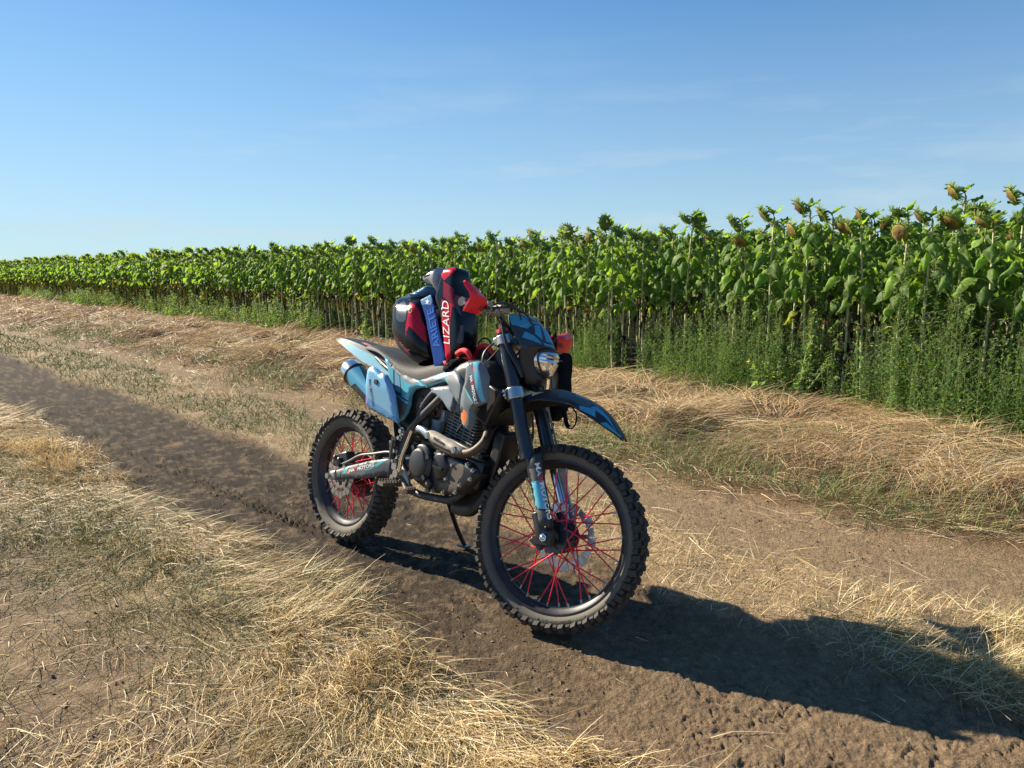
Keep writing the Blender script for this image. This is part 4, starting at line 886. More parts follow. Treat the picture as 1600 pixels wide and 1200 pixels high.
# ---- frame
frm = tag(empty('frame')); frm.parent = bike
mb = MB()
mb.tube([(0.955, 0, 1.02), (1.015, 0, 0.86)], 0.036, 20, 0)
for s in (-1, 1):
    mb.tube([(0.965, 0.03 * s, 0.96), (0.90, 0.095 * s, 0.90), (0.80, 0.125 * s, 0.835), (0.751, 0.132 * s, 0.787), (0.65, 0.134 * s, 0.698), (0.572, 0.130 * s, 0.622), (0.538, 0.124 * s, 0.57)], 0.0175, 14, 6)
    mb.tube([(0.78, 0.120 * s, 0.875), (0.694, 0.128 * s, 0.800), (0.652, 0.131 * s, 0.745), (0.634, 0.133 * s, 0.700)], 0.0135, 12, 6)
    mb.tube([(0.560, 0.125 * s, 0.612), (0.47, 0.115 * s, 0.665), (0.36, 0.10 * s, 0.735), (0.26, 0.085 * s, 0.82), (0.20, 0.07 * s, 0.90)], 0.0115, 12, 6)
    mb.tube([(0.76, 0.11 * s, 0.86), (0.55, 0.11 * s, 0.835), (0.38, 0.10 * s, 0.87), (0.22, 0.08 * s, 0.925)], 0.012, 12, 6)
    mb.tube([(1.00, 0.02 * s, 0.80), (0.985, 0.035 * s, 0.69), (0.955, 0.06 * s, 0.56), (0.93, 0.085 * s, 0.455), (0.87, 0.10 * s, 0.395), (0.80, 0.105 * s, 0.380), (0.645, 0.105 * s, 0.372), (0.575, 0.11 * s, 0.40), (0.548, 0.118 * s, 0.46)], 0.0165, 14, 6)
mb.build('frame_tube', M['frame'], frm)
br, _ = relief('frame_bracket', mm('bracket'), 0.142, [M['frame']], frm, side=-1, sp=0.015, edge=0.008, drop=0.005, depth=0.02)
relief('frame_bracket', mm('bracket'), 0.142, [M['frame']], frm, side=1, sp=0.02, edge=0.008, drop=0.005, depth=0.02)
blk, _ = relief('heel_guard', mm('sideblk'), 0.138, [M['black']], frm, side=-1, sp=0.015, edge=0.006, drop=0.005, depth=0.028)
for x, z, r in ((0.551, 0.628, 0.011), (0.542, 0.597, 0.009), (0.522, 0.537, 0.009), (0.518, 0.492, 0.008), (0.571, 0.452, 0.013), (0.527, 0.423, 0.012), (0.505, 0.405, 0.008), (0.548, 0.512, 0.007)):
    MB().cyl((x, -0.162, z), (x, -0.13, z), r, n=6).cyl((x, -0.150, z), (x, -0.13, z), r * 1.45, n=16).build('frame_bolt', M['steel'], frm)
# down tube skid plate, dark plastic round the front of the engine
mb = MB(); mb.tube([(1.015, 0, 0.70), (0.995, 0, 0.58), (0.97, 0, 0.47), (0.90, 0, 0.395), (0.80, 0, 0.372)], [0.055, 0.07, 0.085, 0.09, 0.07], 12, 5, flat=0.45)
mb.build('skid_plate', M['black'], frm, bevel=0.003)
mb = MB(); mb.box((1.045, 0.02, 0.60), (0.05, 0.18, 0.20), Matrix.Rotation(0.2, 3, 'Y')); mb.box((1.03, 0.0, 0.80), (0.07, 0.25, 0.15), Matrix.Rotation(0.42, 3, 'Y'))
mb.build('radiator', M['black'], bike, bevel=0.008)
# ---- tank
tk = MB(); tko = [(0.74, 0.86), (0.80, 0.93), (0.87, 0.975), (0.94, 0.975), (0.985, 0.965), (1.012, 0.93), (1.03, 0.86), (1.025, 0.80), (0.98, 0.77), (0.90, 0.79), (0.80, 0.82)]
tank, _ = relief('fuel_tank', chaikin(tko, 2), 0.142, [M['black']], bike, side=-1, sp=0.018, edge=0.05, drop=0.055, solid=0.0)
mb = MB(); mb.lathe([(0.001, 0.05), (0.030, 0.05), (0.034, 0.044), (0.034, 0.02), (0.042, 0.016), (0.044, -0.03)], 24, c=(0.868, 0, 0.968), axis='z'); mb.build('tank_cap', M['black'], tank, smooth=30)
mb = MB(); mb.tube([(0.868 + 0.001, 0, 1.013)] + [(0.848 + 0.026 * math.sin(a), 0.0 + 0.01 * math.sin(a), 1.037 - 0.027 * math.cos(a)) for a in np.linspace(0.3, 6.0, 12)] + [(0.87, -0.03, 1.005)], 0.0042, 8, 4); mb.build('breather_hose', M['cable'], tank)
# ---- seat
sx = [0.105, 0.125, 0.17, 0.24, 0.317, 0.40, 0.457, 0.50, 0.54, 0.58, 0.625, 0.68, 0.74, 0.80]
top = [0.968, 0.980, 0.988, 0.978, 0.963, 0.940, 0.924, 0.918, 0.917, 0.921, 0.933, 0.948, 0.962, 0.968]
bx_ = [0.10, 0.14, 0.20, 0.28, 0.332, 0.385, 0.461, 0.52, 0.556, 0.591, 0.636, 0.70, 0.777, 0.84]
bz = [0.962, 0.960, 0.960, 0.954, 0.938, 0.910, 0.876, 0.862, 0.856, 0.856, 0.868, 0.890, 0.915, 0.93]
wd = [0.075, 0.095, 0.110, 0.124, 0.130, 0.134, 0.136, 0.134, 0.130, 0.126, 0.118, 0.108, 0.098, 0.085]
v = []; f = []; K = 21
for i in range(len(sx)):
    for k in range(K):
        a = -1 + 2 * k / (K - 1); e = abs(a); q = e ** 3.2
        ya = wd[i] * math.copysign(math.sin(e * math.pi / 2) ** 0.9, a)
        v.append((sx[i] + (bx_[i] - sx[i]) * q, ya, top[i] + (bz[i] - top[i]) * q))
for i in range(len(sx) - 1):
    for k in range(K - 1): f.append((i * K + k, i * K + k + 1, (i + 1) * K + k + 1, (i + 1) * K + k))
f.append(tuple(range(K))); f.append(tuple(range((len(sx) - 1) * K, len(sx) * K))[::-1])
mb = MB(); mb.add(v, f); seat = mb.build('seat', M['seat'], bike, smooth=60)
ss = seat.modifiers.new('round', 'SUBSURF'); ss.levels = ss.render_levels = 1
# ---- rear fender / tail
trows = [((-0.195, 1.000), 0.045, (-0.190, 0.992)), ((-0.12, 1.004), 0.078, (-0.11, 0.974)), ((0.0, 0.998), 0.092, (0.0, 0.938)), ((0.12, 0.982), 0.100, (0.11, 0.900)), ((0.25, 0.955), 0.104, (0.24, 0.870)), ((0.40, 0.91), 0.106, (0.40, 0.84))]
td = sym([(-1.0, 0.0), (-0.95, 0.0), (-0.95, 0.5), (-0.95, 1.0), (-1.0, 1.0)], 1) + sym([(-0.965, 0.30), (-0.84, 0.36), (-0.84, 1.0), (-0.965, 1.0)], 2) + sym([(-0.56, 0.46), (-0.40, 0.50), (-0.42, 0.62), (-0.60, 0.58)], 3)
tail, _ = loft_sheet(trows, 9, 0.005, td, [M['taildark'], M['greygraph'], M['tailblue'], M['orange']], 'rear_fender', bike, None, 0.05, prof=lambda a: np.where(a < 0.78, 0.16 * (a / 0.78) ** 2, 0.16 + 0.84 * (a - 0.78) / 0.22))
mb = MB(); mb.tube([(0.30, 0, 0.86), (0.36, 0, 0.74), (0.40, 0, 0.62), (0.43, 0, 0.50)], [0.05, 0.075, 0.08, 0.07], 12, 5, flat=0.2); mb.build('mud_flap', M['black'], bike)
# ---- side panels
MP = [M['blue'], M['darkline'], M['holo'], M['greygraph'], M['midgrey']]
for s in (-1, 1):
    dec = [(mm('rear_strip', 1), 3), (mm('rear_paraline'), 1), (mm('rear_para'), 2), (mm('rear_grey'), 4), (mm('rear_line'), 1)]
    sp_, sfn = relief('side_panel', mm('rear'), 0.142, MP, bike, dec, side=s, sp=0.012, edge=0.010, drop=0.008, depth=0.02, fn=lambda p, d: 0.05 * np.clip(0.78 - p[:, 1], -0.1, 0.1) * 0.4)
MT = [M['silver'], M['blue'], M['holo'], M['darkline'], M['greygraph']]
for s in (-1, 1):
    dec = [(mm('tank_pale'), 4), (mm('tank_bluetint'), 2), (mm('tank_blue'), 1), (mm('tank_line1'), 1)]
    relief('tank_cover', mm('tankside'), 0.152, MT, bike, dec, side=s, sp=0.012, edge=0.014, drop=0.010, depth=0.02, fn=lambda p, d: 0.14 * np.clip(p[:, 0] - 0.80, 0, 0.2) - 0.25 * np.clip(p[:, 1] - 0.87, 0, 0.1))
    relief('airbox_cover', mm('airbox'), 0.156, [M['steelblue'], M['steeldark'], M['greygraph']], bike, [(mm('airbox_dark'), 1), (mm('airbox_rim'), 2)], side=s, sp=0.012, edge=0.014, drop=0.014, depth=0.03)
MS = [M['silver'], M['blue'], M['darkline'], M['cyan'], M['pink'], M['orange']]
for s in (-1, 1):
    dec = [(mm('shroud_dark'), 2), (mm('shroud_blue'), 1), (mm('shroud_pink'), 4), (mm('shroud_holo'), 3), (mm('shroud_orange', 1), 5), (mm('shroud_tip'), 1), ([(T['shroud_hole'][0][0] / 1000 + 0.011 * math.cos(a), T['shroud_hole'][0][1] / 1000 + 0.013 * math.sin(a)) for a in np.linspace(0, 6.28, 14)[:-1]], 2)]  # shroud_holo: holographic sheen painted as a flat cyan streak
    sh, shf = relief('radiator_shroud', mm('shroud'), 0.196, MS, bike, dec, side=s, sp=0.010, edge=0.012, drop=0.012, depth=0.016, fn=lambda p, d: -0.9 * np.clip(np.abs(p[:, 0] - 1.0) - 0.03, 0, 0.1) * 0.35 - 0.12 * np.clip(0.80 - p[:, 1], 0, 0.2))
    side_text('MAXMOTORS', sh, [M['white'], M['redprint']], (0.988, 0.905), (1.033, 0.800), 0.015, shf, side=s, red=(2, 3), bold=0.03)
# ---- swing arm, chain, shock, rear axle
sw = tag(empty('swingarm')); sw.parent = bike
for s in (-1, 1):
    b_, sf = relief('swingarm_beam', mm('swing'), 0.132, [M['midgrey'], M['steeldark'], M['cyan'], M['orange']], sw, [(mm('swing_gusset'), 1), (mm('swing_stripe1'), 2), (mm('swing_orange'), 3), (mm('swing_stripe2'), 2)], side=s, sp=0.012, edge=0.012, drop=0.010, depth=0.04, fn=lambda p, d: -0.10 * np.clip(p[:, 0] - 0.30, 0, 0.2))
    side_text('MAXMOTORS', b_, [M['white'], M['redprint']], (0.168, 0.375), (0.352, 0.437), 0.0165, sf, side=s, red=(2, 3), bold=0.04)
    ab, _ = relief('axle_block', mm('axleblock'), 0.138, [M['alu']], sw, side=s, sp=0.01, edge=0.006, drop=0.004, depth=0.03)
mb = MB(); mb.cyl((0.012, -0.15, RR + 0.004), (0.012, 0.15, RR + 0.004), 0.010, n=16); mb.cyl((0.012, -0.152, RR + 0.004), (0.012, -0.136, RR + 0.004), 0.015, n=6); mb.cyl((0.49, -0.125, 0.47), (0.49, 0.125, 0.47), 0.024, n=20); mb.box((0.42, 0, 0.455), (0.06, 0.23, 0.06))
mb.build('swingarm_pivot', M['steel'], sw)
mb = MB(); mb.box((0.062, -0.085, 0.425), (0.085, 0.05, 0.055), Matrix.Rotation(-0.3, 3, 'Y')); mb.box((0.02, -0.10, 0.402), (0.05, 0.03, 0.05)); mb.cyl((0.055, -0.128, 0.415), (0.055, -0.10, 0.415), 0.013, n=14); mb.cyl((0.015, -0.125, 0.42), (0.015, -0.1, 0.42), 0.012, n=12)
mb.build('brake_caliper', M['blackmetal'], sw, bevel=0.006)
mb = MB(); mb.tube([(0.10, -0.125, 0.405), (0.16, -0.128, 0.432), (0.24, -0.13, 0.470), (0.33, -0.125, 0.492), (0.42, -0.122, 0.515), (0.48, -0.125, 0.52)], 0.0055, 8, 5); mb.build('brake_hose', M['greycable'], sw)
mb = MB(); mb.lathe([(0.05, 0.055), (0.105, 0.055), (0.108, 0.060), (0.105, 0.064), (0.05, 0.064), (0.05, 0.055)], 60, c=(0, 0, RR)); mb.build('sprocket', M['black'], rw)
ch = MB(); ch.tube([(-0.108, 0.06, RR), (-0.08, 0.06, RR + 0.075), (0.0, 0.06, RR + 0.108), (0.25, 0.062, 0.455), (0.54, 0.062, 0.53), (0.585, 0.062, 0.495), (0.54, 0.062, 0.46), (0.25, 0.062, 0.32), (0.0, 0.06, RR - 0.108), (-0.08, 0.06, RR - 0.075)], 0.008, 8, 6, closed=True, flat=0.9); ch.build('chain', M['dustcase'], sw)
shk = MB(); n = 90; shk.tube([(0.50 + 0.0009 * i + 0.036 * 0.9 * math.cos(i * 0.55), 0.036 * math.sin(i * 0.55), 0.55 + 0.0026 * i) for i in range(n)], 0.006, 8, 0); shk.cyl((0.49, 0, 0.50), (0.60, 0, 0.84), 0.015, n=12); shk.build('shock_absorber', M['black'], sw)
# ---- engine
eng = tag(empty('engine')); eng.parent = bike
cs, csf = relief('crankcase', mm('case', 1), 0.150, [M['case'], M['dustcase']], eng, [(mm('case_dust', 1), 1)], side=-1, sp=0.014, edge=0.028, drop=0.022, depth=0.28)
ecx, ecz = 0.707, 0.516
mb = MB()
def ring(y0, y1, rx, rz, cx, cz, m=0, n=44, tilt=0.0, inner=0.0):
    v = []; f = []; pr = [(0.0, y1), (0.82, y1), (0.93, y1 + 0.003), (1.0, y1 + 0.009), (1.0, y0)]
    for i in range(n):
        a = 2 * math.pi * i / n
        for q, y in pr: v.append((cx + rx * max(q, 0.001) * math.cos(a), y, cz + rz * max(q, 0.001) * math.sin(a)))
    K = len(pr)
    for i in range(n):
        for k in range(K - 1): f.append((i * K + k, i * K + k + 1, ((i + 1) % n) * K + k + 1, ((i + 1) % n) * K + k))
    mb.add(v, f, m)
ring(-0.14, -0.168, 0.072, 0.082, ecx, ecz)
ring(-0.16, -0.178, 0.054, 0.062, ecx - 0.002, ecz, 1)
for a in (0.5, 2.2, 3.9, 5.5): mb.box((ecx + 0.066 * math.cos(a), -0.168, ecz + 0.074 * math.sin(a)), (0.02, 0.016, 0.016), Matrix.Rotation(-a, 3, 'Y'))
cc = mb.build('clutch_cover', [M['caselt'], M['caselt']], eng, bevel=0.0)
mb = MB(); ring(-0.14, -0.160, 0.048, 0.058, 0.822, 0.522); mb.box((0.828, -0.166, 0.519), (0.056, 0.012, 0.010), Matrix.Rotation(0.12, 3, 'Y')); ring(-0.14, -0.164, 0.020, 0.022, 0.770, 0.443)
mb.build('side_cover', M['case'], eng)
for x, z in mm('bolts') + [(0.770, 0.443)]:
    y = -0.010 if z == 0.443 else 0.0
    MB().cyl((x, y - 0.158, z), (x, -0.13, z), 0.0062, n=6).cyl((x, y - 0.150, z), (x, -0.13, z), 0.0085, n=12).build('engine_bolt', M['steel'], eng)
mb = MB(); mb.box((0.985, 0, 0.525), (0.10, 0.255, 0.12), Matrix.Rotation(0.15, 3, 'Y')); mb.box((0.90, 0, 0.60), (0.22, 0.22, 0.05), Matrix.Rotation(0.16, 3, 'Y')); mb.box((0.70, 0.0, 0.56), (0.16, 0.20, 0.10))
mb.build('engine_mount', M['case'], eng, bevel=0.012)
tilt = Matrix.Rotation(0.20, 3, 'Y'); axv = tilt @ Vector((0, 0, 1))
mb = MB(); c0 = Vector((0.838, 0, 0.612))
for i in range(12):
    c = c0 + axv * (0.0135 * i + 0.004); dy = 0.176 if i < 9 else 0.158; dx = 0.172 if i < 9 else 0.15
    mb.box(c, (dx, dy, 0.0052), tilt)
    for s in (-1, 1):
        for q in (-0.058, -0.02, 0.02, 0.058): mb.box(c + tilt @ Vector((q, s * (dy / 2 - 0.006), 0.0066)), (0.005, 0.010, 0.0086), tilt)
mb.box(c0 + axv * 0.08, (0.135, 0.14, 0.17), tilt)
mb.build('cylinder', M['fins'], eng, bevel=0.0012)
mb = MB(); mb.box(c0 + axv * 0.185, (0.15, 0.135, 0.05), tilt); mb.box(c0 + axv * 0.215 + Vector((0, 0, 0)), (0.12, 0.10, 0.03), tilt); mb.cyl(c0 + axv * 0.19 + Vector((0, -0.085, 0)), c0 + axv * 0.19 + Vector((0, 0.085, 0)), 0.03, n=18)
mb.build('cylinder_head', M['fins'], eng, bevel=0.006)
mb = MB(); mb.cyl((0.690, -0.075, 0.640), (0.700, -0.075, 0.695), 0.024, 0.027, 20); mb.cyl((0.698, -0.075, 0.688), (0.700, -0.075, 0.70), 0.031, n=20); mb.cyl((0.687, -0.075, 0.628), (0.689, -0.075, 0.64), 0.012, n=10); mb.box((0.71, -0.05, 0.72), (0.07, 0.08, 0.05)); mb.tube([(0.75, -0.03, 0.70), (0.71, -0.03, 0.71), (0.66, -0.04, 0.72)], 0.028, 14, 3)
mb.build('carburetor', M['steelblue'], eng, bevel=0.003)
mb = MB(); mb.tube([(0.69, -0.07, 0.735), (0.65, -0.075, 0.745), (0.60, -0.075, 0.752)], [0.034, 0.042, 0.046], 20, 3)
for k in range(5): q = k / 4; mb.cyl((0.675 - 0.07 * q, -0.073, 0.740 + 0.01 * q), (0.668 - 0.07 * q, -0.073, 0.741 + 0.01 * q), 0.041 + 0.009 * q, n=20)
mb.build('air_filter', M['dustcase'], eng)
mb = MB(); mb.box((0.60, 0.0, 0.78), (0.26, 0.20, 0.17)); mb.box((0.60, 0, 0.68), (0.12, 0.16, 0.12)); mb.build('airbox', M['black'], bike, bevel=0.02)
mb = MB(); mb.tube([(0.885, -0.02, 0.77), (0.92, -0.10, 0.79), (0.90, -0.115, 0.72), (0.845, -0.10, 0.665)], 0.005, 8, 5); mb.build('wiring', M['cable'], eng); mb = MB(); mb.tube([(1.03, 0.06, 0.62), (1.045, 0.07, 0.56), (1.08, 0.07, 0.60), (1.11, 0.07, 0.70), (1.11, 0.05, 0.78)], 0.0045, 8, 5); mb.build('wiring', M['cable'], eng)
mb = MB(); mb.lathe([(0.001, 0.128), (0.085, 0.128), (0.095, 0.118), (0.10, 0.09)], 40, c=(0.72, 0, 0.515)); mb.build('stator_cover', M['caselt'], eng)
kl = MB(); kl.tube([(0.578, -0.165, 0.448), (0.590, -0.172, 0.47), (0.600, -0.175, 0.52), (0.622, -0.175, 0.575), (0.640, -0.175, 0.62), (0.652, -0.175, 0.645)], [0.013, 0.010, 0.0085, 0.0085, 0.008, 0.009], 12, 6); kl.cyl((0.578, -0.185, 0.448), (0.578, -0.12, 0.448), 0.017, n=16)
kl.build('kick_lever', M['chrome'], eng)
# ---- exhaust
exh = tag(empty('exhaust')); exh.parent = bike
mb = MB(); mb.tube([(0.905, -0.03, 0.720), (0.965, -0.055, 0.712), (1.012, -0.088, 0.690), (1.030, -0.122, 0.652), (1.000, -0.146, 0.612), (0.945, -0.152, 0.596), (0.88, -0.152, 0.592), (0.80, -0.152, 0.606), (0.73, -0.148, 0.640), (0.665, -0.138, 0.652), (0.60, -0.115, 0.640), (0.53, -0.10, 0.645), (0.47, -0.115, 0.675), (0.42, -0.14, 0.715)], 0.0168, 18, 6)
mb.cyl((0.915, -0.035, 0.722), (0.900, -0.028, 0.722), 0.034, n=18); mb.build('header_pipe', M['header'], exh)
mb = MB(); mb.tube([(0.735, -0.149, 0.638), (0.70, -0.145, 0.648), (0.655, -0.136, 0.652)], 0.0225, 18, 4); mb.build('pipe_sleeve', M['chrome'], exh)
hsd, hsf = relief('heat_shield', mm('heatshield', 1), 0.182, [M['shieldmetal'], M['case']], exh, [(mm('heatshield_slot'), 1)], side=-1, sp=0.01, edge=0.020, drop=0.022, depth=0.012)
mb = MB()
for x, z in ((0.757, 0.640), (0.926, 0.607)): mb.cyl((x, -0.186, z), (x, -0.165, z), 0.0075, n=6); mb.cyl((x, -0.183, z), (x, -0.165, z), 0.0135, n=18)
mb.build('shield_bolt', M['steel'], exh)
ma, mz = Vector((0.085, -0.150, 0.872)), Vector((0.46, -0.135, 0.690)); md_ = (mz - ma).normalized()
mb = MB(); pts = [ma + md_ * t for t in (-0.002, 0.008, 0.018, 0.028)]
mb.tube([ma + md_ * t for t in (0.075, 0.12, 0.30, 0.36, 0.41)], [0.056, 0.056, 0.054, 0.040, 0.022], 28, 0, m=0)
mb.tube([ma + md_ * t for t in (0.0, 0.012, 0.035, 0.078)], [0.028, 0.044, 0.054, 0.0575], 28, 0, m=1, caps=False)
mb.tube([ma + md_ * t for t in (0.012, -0.004, -0.004, 0.03)], [0.030, 0.028, 0.022, 0.020], 24, 0, m=1)
mb.tube([ma + md_ * t for t in (0.074, 0.080)], [0.0592, 0.0592], 28, 0, m=2)
mb.build('muffler', [M['darkline'], M['chrome'], M['case']], exh)
shd, shf2 = relief('muffler_shield', mm('shield'), 0.208, [M['holo'], M['violet'], M['holodeep']], exh, [(mm('shield_violet'), 1), (mm('shield_deep'), 2)], side=-1, sp=0.012, edge=0.014, drop=0.012, depth=0.014, fn=lambda p, d: -0.10 * np.clip(0.80 - p[:, 1], 0, 0.2) - 1.2 * np.clip(0.345 - p[:, 0], 0, 0.1) ** 1.3)
side_text('MAXMOTORS', shd, [M['darkline'], M['redprint']], (0.352, 0.828), (0.388, 0.712), 0.0165, shf2, red=(2, 3), bold=0.02)
mb = MB(); x, z = mm('shield_bolt')[0]; mb.cyl((x, -0.214, z), (x, -0.195, z), 0.012, n=18); mb.build('shield_bolt', M['black'], exh)
# blue chevron wrapped on the can
def can_patch(name, poly, m):
    u = md_; w = Vector((0, -1, 0)) - u * Vector((0, -1, 0)).dot(u); w.normalize(); t = u.cross(w)
    P_, F_, mi_, _ = cdt(poly, [], 0.008); r = 0.0572
    v = [ma + u * p[0] + (w * math.cos(p[1] / r) + t * math.sin(p[1] / r)) * (r if p[0] < 0.30 else r - 0.004) for p in P_]
    q = MB(); q.add(v, [tuple(int(i) for i in f) for f in F_]); return q.build(name, m, exh, smooth=60)
sg = 1 if (md_.cross((Vector((0, -1, 0)) - md_ * Vector((0, -1, 0)).dot(md_)).normalized())).z > 0 else -1
can_patch('muffler_graphic', [(0.085, sg * 0.015), (0.10, sg * 0.075), (0.20, sg * 0.05), (0.295, sg * 0.0), (0.17, sg * 0.005), (0.135, sg * -0.035)], M['deepblue'])
# ---- controls and stand
for s in (-1, 1):
    fp = MB(); fp.cyl((0.585, 0.12 * s, 0.405), (0.570, 0.165 * s, 0.402), 0.014, n=12); fp.box((0.560, 0.195 * s, 0.402), (0.048, 0.085, 0.016), Matrix.Rotation(0.15 * s, 3, 'Z'))
    for k in range(6):
        for e in (-1, 1): fp.box((0.560 + e * 0.022, (0.160 + 0.014 * k) * s, 0.414), (0.006, 0.006, 0.012))
    fp.build('footpeg', M['dustcase'], bike)
bp = MB(); bp.tube([(0.575, -0.15, 0.445), (0.62, -0.165, 0.415), (0.66, -0.178, 0.395), (0.715, -0.19, 0.392)], [0.012, 0.010, 0.009, 0.009], 10, 5); bp.tube([(0.710, -0.185, 0.398), (0.722, -0.235, 0.402)], [0.011, 0.011], 10, 0)
for k in range(4): bp.box((0.716 + 0.002 * k, -0.190 - 0.012 * k, 0.414), (0.02, 0.005, 0.010))
bp.build('brake_pedal', M['dustcase'], bike)
pd, _ = relief('pedal_arm', mm('peddle', 1), 0.160, [M['alu']], bike, side=-1, sp=0.01, edge=0.006, drop=0.004, depth=0.012)
mc = MB(); mc.cyl((0.505, -0.155, 0.505), (0.512, -0.155, 0.585), 0.011, n=14); mc.cyl((0.497, -0.155, 0.42), (0.505, -0.155, 0.505), 0.0055, n=10); mc.box((0.512, -0.152, 0.575), (0.03, 0.02, 0.04)); mc.build('brake_cylinder', M['black'], bike)
st = MB(); st.tube([(0.595, 0.085, 0.395), (0.585, 0.13, 0.32), (0.548, 0.235, 0.180), (0.512, 0.335, 0.072)], [0.013, 0.012, 0.011, 0.011], 12, 5); st.box((0.501, 0.347, 0.062), (0.062, 0.036, 0.010), Matrix.Rotation(LEAN, 3, 'X')); st.build('side_stand', M['blackmetal'], bike)
# ------------------------------------------------------------------ helmet, goggles, gloves, bag on the motorcycle
MBK = Matrix.Translation((BIKE[0], BIKE[1], 0)) @ Matrix.Rotation(YAW, 4, 'Z') @ Matrix.Rotation(-LEAN, 4, 'X')
def gear(name, base, label, cat, group=None):
    e = Y2(empty(name, MBK @ Vector(base))); tag(e, label, cat, group); return e, Matrix.Translation(-Vector(base))
hel, hx = gear('helmet', (0.55, 0, 0.93), 'glossy black and red motocross helmet lying on the motorcycle seat', 'helmet')
HOL = chaikin(mm('dome'), 2); HC = np.array([0.475, 1.07])
def hrad(p):
    q = np.asarray(p) - HC; a = np.arctan2(q[:, 1], q[:, 0]); o = np.array(densify(HOL, 0.006)) - HC
    oa = np.arctan2(o[:, 1], o[:, 0]); rr = np.hypot(o[:, 0], o[:, 1]); k = np.argsort(oa)
    return np.hypot(q[:, 0], q[:, 1]) / np.interp(a, np.concatenate([oa[k] - 2 * np.pi, oa[k], oa[k] + 2 * np.pi]), np.tile(rr[k], 3))
def hfn(p, d): return 0.130 * np.sqrt(np.maximum(1 - np.clip(hrad(p), 0, 1) ** 3.0, 0))
MH = [M['helm'], M['helmred'], M['helmgrey'], M['helmpale'], M['darkline'], M['cloth']]
(a0, a1, a2, a3) = [np.array(q) for q in mm('h_hatch')]; stripes = []
for k in range(9):
    t0, t1 = (k + 0.1) / 9, (k + 0.5) / 9
    stripes.append(([tuple(a3 + (a0 - a3) * t0), tuple(a2 + (a1 - a2) * t0 + np.array([0, -0.012])), tuple(a2 + (a1 - a2) * t1 + np.array([0, -0.012])), tuple(a3 + (a0 - a3) * t1)], 1))
dome, dof = relief('shell', HOL, 0.0, MH, hel, [(mm('h_sheen', 1), 2), (mm('h_red1', 1), 1), (mm('h_red2', 1), 1)], side=-1, sp=0.008, edge=0, drop=0, fn=hfn, solid=0.0, xf=hx, smooth=70)  # h_sheen: glossy sheen on the dome painted in as a grey patch
jaw, hof = relief('jaw_guard', chaikin(mm('jaw'), 2), 0.112, MH, hel, [(mm('h_band'), 1), (mm('h_hatch'), 0)] + stripes + [(mm('h_redtop', 1), 1), (mm('h_grey', 1), 2), (mm('h_grey2', 1), 2)], side=-1, sp=0.007, edge=0.030, drop=0.026, solid=0.050, xf=hx, fn=lambda p, d: -0.10 * np.clip(p[:, 1] - 1.22, 0, 0.2), smooth=50)
tl = np.array(mm('text_lizard')); side_text('LIZARD', jaw, [M['white']], tuple(tl[0]), tuple(tl[1]), float(np.linalg.norm(np.array(mm('text_lizard_top'))[0] - tl[0])) * 0.72, hof, xf=hx, fine=True, shear=0.3, bold=0.0, lift=0.003)
pk, _ = relief('mouth_guard', chaikin(mm('peak'), 1), 0.0, [M['helmpale'], M['helm']], hel, [([(0.505, 1.30), (0.55, 1.31), (0.58, 1.352), (0.52, 1.33)], 1)], side=-1, sp=0.008, edge=0.02, drop=0.02, fn=lambda p, d: 0.072 + 0.02 * np.sin(p[:, 1] * 30), solid=0.0, xf=hx)
mb = MB(); x, z = mm('h_screw')[0]; y = -float(dof(np.array([[x, z]]))[0])
mb.tube([(x + 0.0085 * math.cos(a), y - 0.002, z + 0.010 * math.sin(a)) for a in np.linspace(0, 2 * math.pi, 13)[:-1]], 0.003, 6, 2, closed=True); mb.build('visor_screw', M['gold'], hel, xf=hx)
mb = MB(); x, z = mm('h_screw2')[0]; y = -float(hof(np.array([[x, z]]))[0]); mb.ball((x, y, z), (0.006, 0.004, 0.006), 8); mb.build('shell_screw', M['white'], hel, xf=hx)
mb = MB(); mb.ball((0.575, 0.0, 1.06), (0.085, 0.088, 0.135), 14); mb.build('padding', M['cloth'], hel, xf=hx)
gog, gx = gear('goggles', (0.58, 0, 1.0), 'goggles with a broad blue strap stretched round the helmet', 'goggles')
ST0 = [(a, b) for a, b in mm('strap')]
stp, sof = relief('strap', ST0, 0.0060, [M['navy'], M['navylt']], gog, [(mm('strap_pale'), 1)], side=-1, sp=0.008, edge=0.004, drop=0.002, fn=lambda p, d: np.maximum(hfn(p, d), np.where(p[:, 0] > 0.50, 0.095, 0)), depth=0.004, xf=gx, smooth=60)
ta = np.array(mm('text_ariete')); side_text('ARIETE', stp, [M['cobalt']], tuple(ta[0]), tuple(ta[1]), float(np.linalg.norm(np.array(mm('text_ariete_top'))[0] - ta[0])) * 0.9, sof, xf=gx, fine=True, bold=0.02)
def star(cx, cz, r): return [(cx + (r if k % 2 == 0 else r * 0.42) * math.cos(math.pi / 2 + k * math.pi / 5), cz + (r if k % 2 == 0 else r * 0.42) * math.sin(math.pi / 2 + k * math.pi / 5)) for k in range(10)]
P_, F_, _m, _ = cdt(star(*mm('h_star')[0], 0.016), [], 0.01); sb = MB(); sb.add(np.stack([P_[:, 0], -(sof(P_) + 0.001), P_[:, 1]], 1).tolist(), [tuple(int(i) for i in f) for f in F_]); sb.build('strap_star', M['white'], stp, smooth=0, xf=gx, recalc=False)
relief('goggle_frame', chaikin(mm('goggleframe'), 1), 0.0, [M['navylt']], gog, side=-1, sp=0.010, edge=0.02, drop=0.02, fn=lambda p, d: 0.088, solid=0.0, xf=gx)
GA = [(0.672, 0.925), (0.688, 0.950), (0.715, 0.958), (0.765, 0.990), (0.800, 0.985), (0.835, 0.975), (0.850, 0.955), (0.82, 0.945), (0.790, 0.930), (0.775, 0.905), (0.745, 0.905), (0.722, 0.925)]
